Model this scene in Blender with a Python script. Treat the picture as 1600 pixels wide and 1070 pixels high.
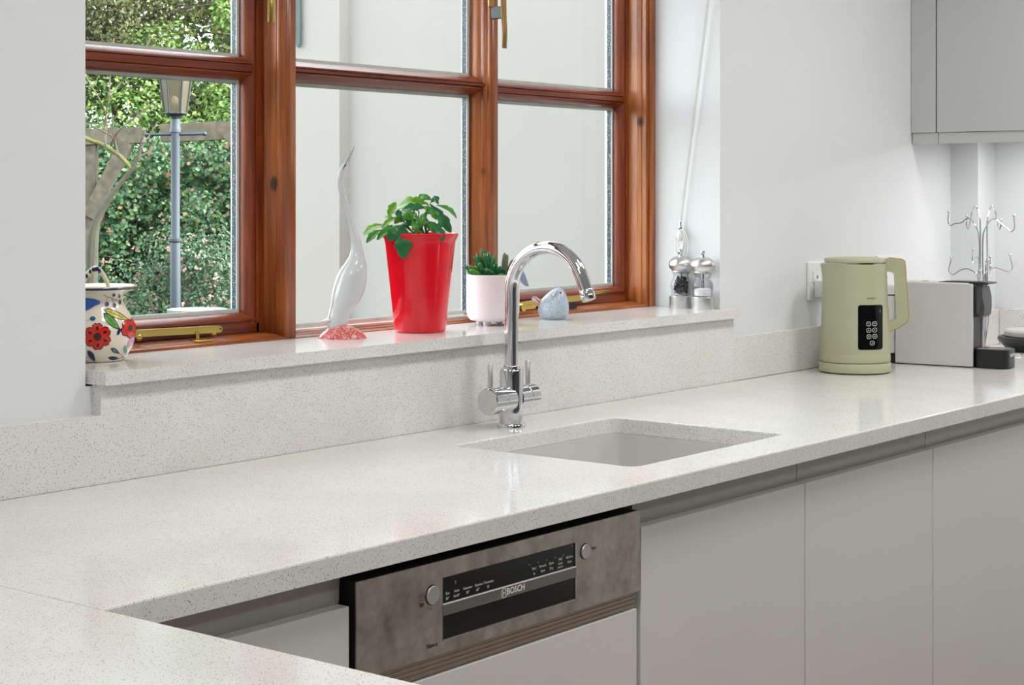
import bpy, bmesh, math, random
import numpy as np
from mathutils import Vector, Matrix, noise as mnoise

for o in list(bpy.data.objects):
    bpy.data.objects.remove(o)
SC = bpy.context.scene
COL = SC.collection
PI = math.pi
rnd = random.Random(7)

# ------------------------------------------------------------------ camera
# world: X runs along the window wall to the right, Y towards the window wall
TH = math.atan2(2122, 2686)
EYE = 1.325
cd = bpy.data.cameras.new('camera')
cam = bpy.data.objects.new('camera', cd)
COL.objects.link(cam)
cam.location = (0, 0, EYE)
cam.rotation_euler = (PI / 2, 0, TH - PI / 2)
cd.sensor_width = 36
cd.lens = 2686 / 1600 * 36
cd.shift_y = -(535 - 306.5) / 1600
cd.clip_start = 0.05
cd.clip_end = 200
SC.camera = cam
FW = Vector((math.cos(TH), math.sin(TH), 0))      # level viewing direction
RT = Vector((math.sin(TH), -math.cos(TH), 0))     # level direction to its right

# ------------------------------------------------------------------ world, sun, exposure
SC.view_settings.view_transform = 'Standard'
SC.view_settings.look = 'None'
SC.view_settings.gamma = 1
SC.view_settings.exposure = 0.0
SC.view_settings.use_curve_mapping = False
wd = bpy.data.worlds.new('world')
SC.world = wd
wd.use_nodes = True
wn = wd.node_tree
wn.nodes.clear()
sky = wn.nodes.new('ShaderNodeTexSky')
sky.sky_type = 'NISHITA'
sky.sun_disc = False
sky.sun_elevation = math.radians(48)
sky.sun_rotation = math.radians(150)
sky.air_density = 1.0
sky.dust_density = 2.5
hs = wn.nodes.new('ShaderNodeHueSaturation')
hs.inputs['Saturation'].default_value = 0.22
bg = wn.nodes.new('ShaderNodeBackground')
bg.inputs['Strength'].default_value = 1.9
wo = wn.nodes.new('ShaderNodeOutputWorld')
wn.links.new(sky.outputs[0], hs.inputs['Color'])
wn.links.new(hs.outputs[0], bg.inputs['Color'])
wn.links.new(bg.outputs[0], wo.inputs[0])

sl = bpy.data.lights.new('sun', 'SUN')
sl.energy = 1.5
sl.angle = math.radians(3)
sl.color = (1, .95, .87)
sun = bpy.data.objects.new('sun', sl)
COL.objects.link(sun)
sun.rotation_euler = Vector((-0.45, 0.62, -0.85)).to_track_quat('-Z', 'Y').to_euler()

LAMP_SPOTS = [(0.3, 1.0), (1.5, 1.0), (2.65, 1.0), (3.75, 1.0), (0.2, -0.9), (1.7, -0.9), (3.2, -0.9)]
LAMP_W = [7, 8, 10, 10.5, 9, 10.5, 11.5]
for i, (x, y) in enumerate(LAMP_SPOTS):
    l = bpy.data.lights.new('downlight', 'AREA')
    l.shape = 'DISK'
    l.size = 0.42
    l.energy = LAMP_W[i]
    l.color = (1, .995, .98)
    lo = bpy.data.objects.new('downlight', l)
    COL.objects.link(lo)
    lo.location = (x, y, 2.36)
ul = bpy.data.lights.new('under_cabinet_lamp', 'AREA')
ul.shape = 'RECTANGLE'
ul.size = 0.04
ul.size_y = 1.0
ul.energy = 3.8
uo = bpy.data.objects.new('under_cabinet_lamp', ul)
COL.objects.link(uo)
uo.location = (4.45, 1.33, 1.487)


# ------------------------------------------------------------------ materials
def srgb(r, g, b):
    f = lambda c: (c / 12.92 if c <= .04045 else ((c + .055) / 1.055) ** 2.4)
    return (f(r / 255), f(g / 255), f(b / 255), 1)


class M:
    """a Principled material with a few handy node builders"""
    def __init__(s, name, col=(.8, .8, .8, 1), rough=.5, metal=0., **kw):
        s.m = bpy.data.materials.new(name)
        s.m.use_nodes = True
        s.t = s.m.node_tree
        s.p = s.t.nodes['Principled BSDF']
        s.out = s.t.nodes['Material Output']
        s.p.inputs['Base Color'].default_value = col
        s.p.inputs['Roughness'].default_value = rough
        s.p.inputs['Metallic'].default_value = metal
        for k, v in kw.items():
            s.p.inputs[k.replace('_', ' ')].default_value = v

    def n(s, typ, **kw):
        nd = s.t.nodes.new(typ)
        for k, v in kw.items():
            if k in nd.inputs:
                nd.inputs[k].default_value = v
            else:
                setattr(nd, k, v)
        return nd

    def l(s, a, b):
        s.t.links.new(a, b)

    def coords(s, scale=(1, 1, 1), kind='Object'):
        tc = s.n('ShaderNodeTexCoord')
        mp = s.n('ShaderNodeMapping')
        mp.inputs['Scale'].default_value = scale
        s.l(tc.outputs[kind], mp.inputs[0])
        return mp.outputs[0]

    def noise(s, vec, scale, detail=3, rough=.5):
        nd = s.n('ShaderNodeTexNoise')
        nd.inputs['Scale'].default_value = scale
        nd.inputs['Detail'].default_value = detail
        nd.inputs['Roughness'].default_value = rough
        s.l(vec, nd.inputs['Vector'])
        return nd.outputs['Fac']

    def ramp(s, fac, stops):
        nd = s.n('ShaderNodeValToRGB')
        cr = nd.color_ramp
        while len(cr.elements) > 1:
            cr.elements.remove(cr.elements[-1])
        cr.elements[0].position = stops[0][0]
        cr.elements[0].color = stops[0][1]
        for p, c in stops[1:]:
            e = cr.elements.new(p)
            e.color = c
        s.l(fac, nd.inputs[0])
        return nd.outputs[0]

    def math(s, op, a, b=None):
        nd = s.n('ShaderNodeMath', operation=op)
        for i, v in enumerate((a, b)):
            if v is None:
                continue
            if isinstance(v, (int, float)):
                nd.inputs[i].default_value = v
            else:
                s.l(v, nd.inputs[i])
        return nd.outputs[0]

    def mix(s, fac, a, b):
        nd = s.n('ShaderNodeMix', data_type='RGBA')
        if isinstance(fac, (int, float)):
            nd.inputs[0].default_value = fac
        else:
            s.l(fac, nd.inputs[0])
        for i, v in ((6, a), (7, b)):
            if isinstance(v, tuple):
                nd.inputs[i].default_value = v
            else:
                s.l(v, nd.inputs[i])
        return nd.outputs[2]

    def bump(s, h, strength=.2, dist=.002):
        nd = s.n('ShaderNodeBump')
        nd.inputs['Strength'].default_value = strength
        nd.inputs['Distance'].default_value = dist
        s.l(h, nd.inputs['Height'])
        s.l(nd.outputs[0], s.p.inputs['Normal'])

    def col(s, c):
        s.l(c, s.p.inputs['Base Color'])


def plain(name, rgb, rough=.5, metal=0., var=.06, scale=30, **kw):
    """one colour with a slight noise in tone"""
    m = M(name, rough=rough, metal=metal, **kw)
    c = srgb(*rgb)
    f = m.noise(m.coords(), scale, 4)
    a = tuple(x * (1 - var) for x in c[:3]) + (1,)
    b = tuple(min(1, x * (1 + var)) for x in c[:3]) + (1,)
    m.col(m.ramp(f, [(.3, a), (.7, b)]))
    return m.m


def quartz():
    m = M('speckled_quartz', rough=.13, Specular_IOR_Level=.22)
    v = m.coords()
    base = m.ramp(m.noise(v, 9, 4), [(.3, srgb(224, 222, 218)), (.7, srgb(231, 229, 226))])
    grain = m.noise(v, 500, 2, .7)
    base = m.mix(m.ramp(grain, [(.3, (.3, .3, .3, 1)), (.55, (0, 0, 0, 1))]), base, srgb(208, 205, 200))
    for sc, thr, colr, keep in ((430, .30, srgb(120, 110, 102), .84), (520, .28, srgb(176, 166, 154), .6), (260, .17, srgb(84, 76, 72), .80)):
        vo = m.n('ShaderNodeTexVoronoi')
        vo.inputs['Scale'].default_value = sc
        m.l(v, vo.inputs['Vector'])
        sep = m.n('ShaderNodeSeparateColor')
        m.l(vo.outputs['Color'], sep.inputs[0])
        hit = m.math('MULTIPLY', m.math('LESS_THAN', vo.outputs['Distance'], thr), m.math('GREATER_THAN', sep.outputs[0], keep))
        base = m.mix(hit, base, colr)
    m.col(base)
    return m.m


def wood(name, axis, knots=(), ramp=None, over=(120, 56, 26)):
    m = M(name, rough=.32, Coat_Weight=.1, Coat_Roughness=.2)
    sc = {'z': (1, 1, .045), 'x': (.045, 1, 1)}[axis]
    v = m.coords(sc)
    n1 = m.noise(v, 55, 5, .55)
    n2 = m.noise(v, 220, 3, .6)
    f = m.math('ADD', m.math('MULTIPLY', n1, .75), m.math('MULTIPLY', n2, .25))
    ramp = ramp or [(.30, (108, 52, 22)), (.45, (144, 76, 34)), (.58, (172, 100, 50)), (.72, (192, 124, 70))]
    c = m.ramp(f, [(p_, srgb(*q_)) for p_, q_ in ramp]) if ramp else m.ramp(f, [(.30, srgb(108, 52, 22)), (.45, srgb(144, 76, 34)), (.58, srgb(172, 100, 50)), (.72, srgb(192, 124, 70))])
    big = m.noise(m.coords(), 6, 2)
    c = m.mix(m.ramp(big, [(.4, (0, 0, 0, 1)), (.7, (.5, .5, .5, 1))]), c, srgb(*over))
    for (x, y, z, kr) in knots:
        tc = m.n('ShaderNodeTexCoord')
        mp = m.n('ShaderNodeMapping')
        mp.inputs['Location'].default_value = (-x, -y, -z * .8)
        mp.inputs['Scale'].default_value = (1, 1, .8)
        m.l(tc.outputs['Object'], mp.inputs[0])
        ln = m.n('ShaderNodeVectorMath', operation='LENGTH')
        m.l(mp.outputs[0], ln.inputs[0])
        d = m.math('ADD', ln.outputs['Value'], m.math('MULTIPLY', m.noise(mp.outputs[0], 200, 3), .006))
        c = m.mix(m.ramp(d, [(kr, (1, 1, 1, 1)), (kr * 1.5, (0, 0, 0, 1))]), c, srgb(48, 30, 24))
    m.col(c)
    m.bump(f, .12, .001)
    return m.m


def thin_glass(name, tint=(.97, .985, .975, 1), refl=1.0):
    m = bpy.data.materials.new(name)
    m.use_nodes = True
    t = m.node_tree
    t.nodes.clear()
    tr = t.nodes.new('ShaderNodeBsdfTransparent')
    tr.inputs[0].default_value = tint
    gl = t.nodes.new('ShaderNodeBsdfGlossy')
    gl.inputs['Roughness'].default_value = .01
    fr = t.nodes.new('ShaderNodeFresnel')
    fr.inputs['IOR'].default_value = 1.45
    mu = t.nodes.new('ShaderNodeMath')
    mu.operation = 'MULTIPLY'
    mu.inputs[1].default_value = refl
    t.links.new(fr.outputs[0], mu.inputs[0])
    ge = t.nodes.new('ShaderNodeNewGeometry')      # only outward faces mirror, no false total reflection inside the sheet
    fm = t.nodes.new('ShaderNodeMath')
    fm.operation = 'MULTIPLY_ADD'
    fm.inputs[1].default_value = -refl
    fm.inputs[2].default_value = refl
    t.links.new(ge.outputs['Backfacing'], fm.inputs[0])
    t.links.new(fm.outputs[0], mu.inputs[1])
    mx = t.nodes.new('ShaderNodeMixShader')
    t.links.new(mu.outputs[0], mx.inputs[0])
    t.links.new(tr.outputs[0], mx.inputs[1])
    t.links.new(gl.outputs[0], mx.inputs[2])
    out = t.nodes.new('ShaderNodeOutputMaterial')
    t.links.new(mx.outputs[0], out.inputs[0])
    return m


def steel_dirty():
    m = M('smeared_stainless_steel', metal=1., rough=.34)
    v = m.coords()
    a = m.noise(v, 14, 6, .65)
    b = m.noise(v, 55, 5, .6)
    m.col(m.ramp(m.math('ADD', m.math('MULTIPLY', a, .6), m.math('MULTIPLY', b, .4)),
                 [(.32, srgb(150, 140, 130)), (.5, srgb(190, 182, 174)), (.68, srgb(220, 213, 206))]))
    m.l(m.ramp(a, [(.3, (.27, .27, .27, 1)), (.7, (.42, .42, .42, 1))]), m.p.inputs['Roughness'])
    return m.m


def spacer_mat():
    m = M('glazing_spacer_bar', rough=.35, metal=.3)
    v = m.coords()
    sp = m.n('ShaderNodeSeparateXYZ')
    m.l(v, sp.inputs[0])
    vo = m.n('ShaderNodeTexVoronoi')
    vo.inputs['Scale'].default_value = 260
    m.l(v, vo.inputs['Vector'])
    dots = m.math('LESS_THAN', vo.outputs['Distance'], .28)
    m.col(m.mix(dots, srgb(44, 54, 64), srgb(140, 152, 164)))
    return m.m


def leaf_mat(name, stops, rough=.4, trans=.35):
    m = M(name, rough=rough)
    g = m.n('ShaderNodeNewGeometry')
    m.col(m.ramp(g.outputs['Random Per Island'], [(p, srgb(*c)) for p, c in stops]))
    tl = m.n('ShaderNodeBsdfTranslucent')
    m.l(m.ramp(g.outputs['Random Per Island'], [(p, srgb(*[min(255, x * 1.12) for x in c])) for p, c in stops]), tl.inputs[0])
    mx = m.n('ShaderNodeMixShader')
    mx.inputs[0].default_value = trans
    m.l(m.p.outputs[0], mx.inputs[1])
    m.l(tl.outputs[0], mx.inputs[2])
    m.l(mx.outputs[0], m.out.inputs[0])
    return m.m


def speckle(name, rgb, spots, scale=300, thr=.3, keep=.5, rough=.3, **kw):
    m = M(name, rough=rough, **kw)
    v = m.coords()
    vo = m.n('ShaderNodeTexVoronoi')
    vo.inputs['Scale'].default_value = scale
    m.l(v, vo.inputs['Vector'])
    sep = m.n('ShaderNodeSeparateColor')
    m.l(vo.outputs['Color'], sep.inputs[0])
    hit = m.math('MULTIPLY', m.math('LESS_THAN', vo.outputs['Distance'], thr), m.math('GREATER_THAN', sep.outputs[0], keep))
    m.col(m.mix(hit, srgb(*rgb), srgb(*spots)))
    return m.m


WIN0 = (2.40, 2.23, 1.073)
MT = {}
MT['wall'] = plain('white_wall_paint', (225, 227, 228), .7, var=.01, scale=6)
MT['wall_dark'] = plain('dark_reflection_wall', (92, 92, 92), .7, var=.02)  # for the unseen front wall, made dark to give the chrome dark reflections
MT['ceil'] = plain('white_ceiling_paint', (238, 238, 236), .8, var=.01)
MT['floor'] = plain('tan_floor_tile', (142, 131, 120), .35, var=.12, scale=3)
MT['quartz'] = quartz()
MT['wood_v'] = wood('varnished_wood_upright', 'z', [(2.126 - WIN0[0], 2.215 - WIN0[1], 1.347 - WIN0[2], .0105), (3.262 - WIN0[0], 2.205 - WIN0[1], 1.495 - WIN0[2], .0095),
                                                  (2.70 - WIN0[0], 2.207 - WIN0[1], 1.375 - WIN0[2], .006)])
RED = [(.30, (84, 30, 12)), (.45, (116, 48, 20)), (.58, (142, 66, 30)), (.72, (160, 86, 44))]
MT['wood_sash'] = wood('dark_red_varnished_wood_upright', 'z', ramp=RED, over=(92, 32, 16))
MT['wood_sash_h'] = wood('dark_red_varnished_wood_level', 'x', ramp=RED, over=(92, 32, 16))
MT['wood_h'] = wood('varnished_wood_level', 'x')
MT['glass'] = thin_glass('window_glass', refl=.3)
MT['spacer'] = spacer_mat()
MT['seal'] = plain('pale_glazing_seal', (214, 214, 210), .5)
MT['brass'] = plain('polished_brass', (206, 178, 98), .24, 1.)
MT['brass_dull'] = plain('brown_lacquered_brass', (168, 132, 88), .35, 1.)
MT['chrome'] = plain('polished_chrome', (222, 223, 226), .06, 1., var=.01)
MT['brushed'] = plain('brushed_steel', (214, 213, 212), .36, 1., var=.06, scale=80)
MT['steel'] = steel_dirty()
MT['steel_rib'] = plain('ribbed_steel_strip', (168, 152, 138), .4, .9)
MT['grip'] = plain('grey_brushed_bar', (146, 144, 142), .3, 1.)
MT['steel_trim'] = plain('polished_steel_trim', (200, 198, 195), .18, 1.)
MT['cab'] = plain('light_grey_cabinet_paint', (219, 217, 213), .38, var=.015, scale=4)
MT['cab_wall'] = plain('mid_grey_cabinet_paint', (188, 190, 190), .4, var=.015, scale=4)
MT['rail'] = plain('grey_finger_rail', (170, 167, 162), .32, .25, var=.03)
MT['dark'] = plain('black_recess', (14, 14, 14), .7)
MT['blackgloss'] = plain('black_gloss_plastic', (8, 8, 9), .12)
MT['blackmat'] = plain('black_satin_plastic', (22, 22, 22), .38)
MT['darkgrey'] = plain('dark_grey_plastic', (66, 66, 66), .4)
MT['white_text'] = plain('pale_print', (206, 208, 206), .5)
MT['dark_text'] = plain('dark_print', (48, 42, 38), .5)
MT['sage'] = plain('sage_green_enamel', (178, 179, 148), .42, var=.02)
MT['copper'] = plain('amber_strip', (196, 152, 82), .35)
MT['sage_text'] = plain('olive_print', (132, 134, 104), .4)
MT['sink'] = plain('pale_grey_composite', (206, 204, 200), .35, var=.02)
MT['whiteplastic'] = plain('white_plastic', (232, 232, 232), .35, var=.02)
MT['offwhite'] = plain('satin_offwhite_panel', (204, 204, 202), .42, var=.015)
MT['red'] = plain('red_glazed_ceramic', (220, 18, 36), .13, var=.05, Coat_Weight=.15)
MT['soil'] = plain('brown_potting_soil', (62, 46, 36), .9, var=.4, scale=200)
MT['pot_pink'] = plain('pale_blush_ceramic', (226, 220, 222), .45, var=.015)
MT['leaf_pot'] = leaf_mat('glossy_green_leaf', [(0, (32, 92, 36)), (.4, (48, 120, 40)), (.7, (84, 150, 44)), (1, (120, 174, 52))], .26, .3)
MT['leaf_suc'] = leaf_mat('dark_succulent_leaf', [(0, (22, 78, 48)), (.6, (40, 108, 60)), (1, (72, 140, 72))], .32, .08)
MT['leaf_suc_tip'] = plain('grey_green_withered_leaf', (110, 112, 92), .6)
MT['tag'] = plain('blue_grey_plant_label', (150, 160, 184), .3)
MT['goose'] = plain('white_glazed_ceramic', (204, 205, 206), .14, var=.01, Coat_Weight=.3)
MT['beak'] = plain('grey_glazed_beak', (176, 174, 172), .25)
MT['goose_base'] = speckle('speckled_coral_glaze', (200, 96, 88), (226, 176, 176), 330, .42, .3, .25)
MT['bird'] = speckle('speckled_blue_grey_glaze', (178, 190, 202), (112, 124, 142), 420, .34, .4, .28)
MT['bird_wing'] = plain('orange_red_glaze', (214, 86, 56), .3, var=.2, scale=120)
MT['bird_tail'] = plain('pale_blue_glaze', (196, 208, 222), .25)
MT['cream'] = plain('cream_glazed_ceramic', (236, 226, 206), .14, var=.02, Coat_Weight=.3)
MT['p_red'] = plain('red_paint_glaze', (208, 44, 28), .2, var=.15, scale=150)
MT['p_dark'] = plain('dark_red_paint_glaze', (54, 14, 18), .2)
MT['p_navy'] = plain('navy_paint_glaze', (34, 50, 88), .2)
MT['p_blue'] = plain('blue_paint_glaze', (40, 92, 178), .2)
MT['p_green'] = plain('green_paint_glaze', (96, 158, 52), .2, var=.15, scale=150)
MT['p_yellow'] = plain('yellow_paint_glaze', (216, 200, 66), .2, var=.1)
MT['p_teal'] = plain('teal_paint_glaze', (92, 150, 150), .2)
MT['p_pink'] = plain('pink_paint_glaze', (216, 150, 190), .2)
MT['acrylic'] = thin_glass('clear_acrylic', (.95, .95, .96, 1), 1.0)
MT['pepper'] = plain('black_peppercorn', (38, 34, 36), .6, var=.4, scale=200)
MT['salt'] = plain('white_salt', (236, 236, 238), .6)
MT['cord'] = plain('white_cord', (226, 226, 222), .6)
MT['render'] = plain('pale_exterior_render', (143, 138, 132), .85, var=.012, scale=5)
MT['iron'] = plain('weathered_blue_green_iron', (62, 76, 76), .6, var=.15)
MT['timber'] = plain('weathered_grey_timber', (72, 66, 54), .85, var=.4, scale=22)
MT['lamp_blue'] = plain('blue_grey_painted_iron', (34, 44, 55), .45, var=.06)
MT['lamp_dark'] = plain('dark_slate_iron', (35, 41, 48), .5)
MT['lantern_glass'] = plain('frosted_amber_glass', (105, 96, 74), .35, Alpha=.72)
MT['bulb'] = plain('frosted_bulb', (240, 226, 180), .3)
MT['stone'] = plain('pale_weathered_stone', (108, 115, 115), .8, var=.1)
MT['bark'] = plain('mossy_bark', (58, 56, 44), .9, var=.2, scale=40)
MT['twig'] = plain('grey_brown_twig', (68, 60, 50), .9)
MT['lawn'] = plain('garden_grass', (49, 70, 32), .9, var=.3, scale=8)
MT['ivy'] = leaf_mat('ivy_leaf', [(0, (26, 57, 32)), (.45, (45, 83, 47)), (.75, (76, 108, 65)), (.93, (106, 127, 82)), (.96, (123, 71, 55)), (1, (136, 95, 75))])
MT['shrub'] = leaf_mat('small_shrub_leaf', [(0, (30, 57, 40)), (.5, (56, 83, 57)), (1, (95, 113, 84))])
MT['flower'] = leaf_mat('pink_white_petal', [(0, (146, 135, 135)), (.5, (144, 121, 115)), (.8, (135, 91, 79)), (1, (131, 73, 58))], .6)
MT['tree'] = leaf_mat('tree_leaf', [(0, (31, 62, 26)), (.5, (61, 91, 38)), (.85, (104, 120, 56)), (1, (134, 141, 70))])
MT['tree_bright'] = leaf_mat('tree_leaf_sunlit_tint', [(0, (56, 86, 38)), (.5, (92, 122, 58)), (1, (144, 160, 90))])  # lit copy of the tree leaf, sunlight put into the colour
MT['olive'] = leaf_mat('olive_leaf', [(0, (66, 74, 43)), (.5, (96, 103, 64)), (1, (126, 124, 87))])


# ------------------------------------------------------------------ geometry helpers
LOC = {}


def base(o):
    while o is not None and o.name not in LOC:
        o = o.parent
    return Vector(LOC[o.name]) if o is not None else Vector((0, 0, 0))


def smooth(bm, ang=35):
    lay = bm.faces.layers.int.get('flat')
    for f in bm.faces:
        f.smooth = len(f.verts) <= 6 and not (lay and f[lay])
    for e in bm.edges:
        if len(e.link_faces) == 2:
            if e.calc_face_angle(0) > math.radians(ang):
                e.smooth = False


def obj(name, bm, mat, parent=None, ang=35, loc=None, label=None):
    """links a bmesh drawn in world coordinates as ONE mesh object"""
    bmesh.ops.recalc_face_normals(bm, faces=bm.faces)
    smooth(bm, ang)
    org = base(parent) if parent is not None else Vector(loc or (0, 0, 0))
    bmesh.ops.translate(bm, verts=bm.verts, vec=-org)
    me = bpy.data.meshes.new(name)
    bm.to_mesh(me)
    bm.free()
    o = bpy.data.objects.new(name, me)
    COL.objects.link(o)
    me.materials.append(MT[mat] if isinstance(mat, str) else mat)
    if parent is not None:
        o.parent = parent
    else:
        o.location = org
        LOC[o.name] = tuple(org)
    if label:
        o['label'] = label
    return o


def thing(name, label, cat, loc, group=None):
    o = bpy.data.objects.new(name, None)
    o.empty_display_size = .05
    COL.objects.link(o)
    o.location = loc
    LOC[o.name] = tuple(loc)
    tag(o, label, cat, group)
    return o


def tag(o, label, cat, group=None, kind=None):
    if label:
        o['label'] = label
    if cat:
        o['category'] = cat
    if group:
        o['group'] = group
    if kind:
        o['kind'] = kind
    return o


def struct(o, label=None):
    o['kind'] = 'structure'
    if label:
        o['label'] = label
    return o


def NB():
    return bmesh.new()


def bevel(bm, es, off, seg=2, flats=None):
    """rounds edges; the faces that were there before stay flat shaded"""
    lay = bm.faces.layers.int.get('flat') or bm.faces.layers.int.new('flat')
    for f in list(flats if flats is not None else bm.faces):
        f[lay] = 1
    r = bmesh.ops.bevel(bm, geom=es, offset=off, segments=seg, affect='EDGES', profile=.5)
    for f in r['faces']:
        f[lay] = 0
    return bm


def box(bm, x0, x1, y0, y1, z0, z1, bev=0, seg=2):
    bm.faces.layers.int.get('flat') or bm.faces.layers.int.new('flat')
    g = bmesh.ops.create_cube(bm, size=1)
    vs = g['verts']
    for v in vs:
        v.co = Vector((x0 + (v.co.x + .5) * (x1 - x0), y0 + (v.co.y + .5) * (y1 - y0), z0 + (v.co.z + .5) * (z1 - z0)))
    if bev:
        bevel(bm, list({e for v in vs for e in v.link_edges}), bev, seg, {f for v in vs for f in v.link_faces})
    return bm


def bx(*a, **k):
    return box(NB(), *a, **k)


def prism(bm, pts, fn, a, b):
    """polygon pts (u,v) swept from a to b; fn(u, v, t) gives the point"""
    A = [bm.verts.new(fn(u, v, a)) for u, v in pts]
    B = [bm.verts.new(fn(u, v, b)) for u, v in pts]
    n = len(pts)
    for i in range(n):
        bm.faces.new((A[i], A[(i + 1) % n], B[(i + 1) % n], B[i]))
    bm.faces.new(A)
    bm.faces.new(B[::-1])
    return bm


def vprism(bm, pts, z0, z1):
    return prism(bm, pts, lambda u, v, t: Vector((u, v, t)), z0, z1)


def xprism(bm, pts, x0, x1):
    return prism(bm, pts, lambda u, v, t: Vector((t, u, v)), x0, x1)


def lathe(bm, prof, c, n=40, axis='z', close=True):
    """prof: (radius, height) pairs from bottom to top around c"""
    c = Vector(c)
    rings = []
    for r, h in prof:
        if r < 1e-6:
            p = {'z': Vector((0, 0, h)), 'x': Vector((h, 0, 0)), 'y': Vector((0, h, 0))}[axis]
            rings.append([bm.verts.new(c + p)])
            continue
        ring = []
        for i in range(n):
            a = 2 * PI * i / n
            u, v = r * math.cos(a), r * math.sin(a)
            p = {'z': Vector((u, v, h)), 'x': Vector((h, u, v)), 'y': Vector((u, h, v))}[axis]
            ring.append(bm.verts.new(c + p))
        rings.append(ring)
    for A, B in zip(rings, rings[1:]):
        if len(A) == 1 and len(B) == 1:
            continue
        for i in range(n):
            j = (i + 1) % n
            if len(A) == 1:
                bm.faces.new((A[0], B[i], B[j]))
            elif len(B) == 1:
                bm.faces.new((A[i], A[j], B[0]))
            else:
                bm.faces.new((A[i], A[j], B[j], B[i]))
    if close:
        for R in (rings[0], rings[-1]):
            if len(R) > 2:
                bm.faces.new(R)
    return bm


def tube(bm, path, rad, n=12, caps=True, flat=None):
    path = [Vector(p) for p in path]
    m = len(path)
    rads = rad if isinstance(rad, (list, tuple)) else [rad] * m
    prev = None
    rings = []
    for i, p in enumerate(path):
        t = (path[min(i + 1, m - 1)] - path[max(i - 1, 0)]).normalized()
        if prev is None:
            up = Vector((0, 0, 1)) if abs(t.z) < .9 else Vector((0, 1, 0))
            u = t.cross(up).normalized()
        else:
            u = (prev - t * prev.dot(t)).normalized()
        prev = u
        w = t.cross(u)
        fx, fy = flat if flat else (1, 1)
        rings.append([bm.verts.new(p + (u * math.cos(2 * PI * k / n) * fx + w * math.sin(2 * PI * k / n) * fy) * rads[i]) for k in range(n)])
    for A, B in zip(rings, rings[1:]):
        for k in range(n):
            bm.faces.new((A[k], A[(k + 1) % n], B[(k + 1) % n], B[k]))
    if caps:
        bm.faces.new(rings[0][::-1])
        bm.faces.new(rings[-1])
    return bm


def ball(bm, c, r, sx=1, sy=1, sz=1, seg=16, rings=10):
    g = bmesh.ops.create_uvsphere(bm, u_segments=seg, v_segments=rings, radius=r)
    for v in g['verts']:
        v.co = Vector((v.co.x * sx, v.co.y * sy, v.co.z * sz)) + Vector(c)
    return bm


def spline(pts, n=8):
    """Catmull-Rom through pts"""
    P = [Vector(p) for p in pts]
    P = [P[0] * 2 - P[1]] + P + [P[-1] * 2 - P[-2]]
    out = []
    for i in range(1, len(P) - 2):
        a, b, c, d = P[i - 1], P[i], P[i + 1], P[i + 2]
        for k in range(n):
            t = k / n
            out.append(.5 * ((2 * b) + (c - a) * t + (2 * a - 5 * b + 4 * c - d) * t * t + (3 * b - a - 3 * c + d) * t ** 3))
    out.append(P[-2])
    return out


def text_bm(body, size, fn, bold=0.0, align='CENTER'):
    cu = bpy.data.curves.new('lettering', 'FONT')
    cu.body = body
    cu.size = size
    cu.align_x = align
    cu.align_y = 'CENTER'
    cu.offset = bold
    cu.resolution_u = 3
    to = bpy.data.objects.new('lettering', cu)
    COL.objects.link(to)
    dg = bpy.context.evaluated_depsgraph_get()
    me = bpy.data.meshes.new_from_object(to.evaluated_get(dg))
    bm = NB()
    bm.from_mesh(me)
    bpy.data.objects.remove(to)
    bpy.data.meshes.remove(me)
    bpy.data.curves.remove(cu)
    for v in bm.verts:
        v.co = fn(v.co.x, v.co.y)
    return bm


def merge(bm, src):
    me = bpy.data.meshes.new('tmp')
    src.to_mesh(me)
    src.free()
    bm.from_mesh(me)
    bpy.data.meshes.remove(me)
    return bm


# ------------------------------------------------------------------ the setting
W = .91                 # worktop height
S = 1.073               # window sill height
YF, YS, YW = 1.395, 2.001, 2.021   # worktop front, splash face, wall plaster face
YO = 2.36               # outer face of the window wall
XR0, XR1 = 1.565, 3.31  # window reveal
XE = 4.659              # end wall
bm = NB()
box(bm, -1.2, XR0, YW, YO, -.02, 2.4)
vprism(bm, [(XR1, YW), (3.2985, 2.19), (3.2985, 2.284), (3.343, 2.284), (3.343, YO), (XE + .3, YO), (XE + .3, YW)], -.02, 2.4)
box(bm, XR0, 3.343, YW + .02, YO, -.02, 1.05)
box(bm, XR0, XR1, YW, YW + .02, -.02, 1.05)
box(bm, XR0, XR1, YW, YO, 2.06, 2.4)
struct(obj('wall_back', bm, 'wall'), 'white plastered wall around the kitchen window')
bm = NB()
box(bm, XE, XE + .3, -2.6, YO - .34, -.02, 2.4)
box(bm, 4.539, XE, 1.9402, YW, W, 2.4)
struct(obj('wall_right', bm, 'wall'), 'white end wall with boxed corner behind the mug tree')
struct(obj('wall_left', bx(-1.35, -1.2, -2.6, YO, -.02, 2.4), 'wall'))
struct(obj('wall_front', bx(-1.35, XE + .3, -2.75, -2.6, -.02, 2.4), 'wall_dark'))
struct(obj('floor', bx(-1.35, XE + .3, -2.75, YO, -.1, 0), 'floor'))
struct(obj('ceiling', bx(-1.35, XE + .3, -2.75, YO, 2.4, 2.5), 'ceil'))

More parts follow.
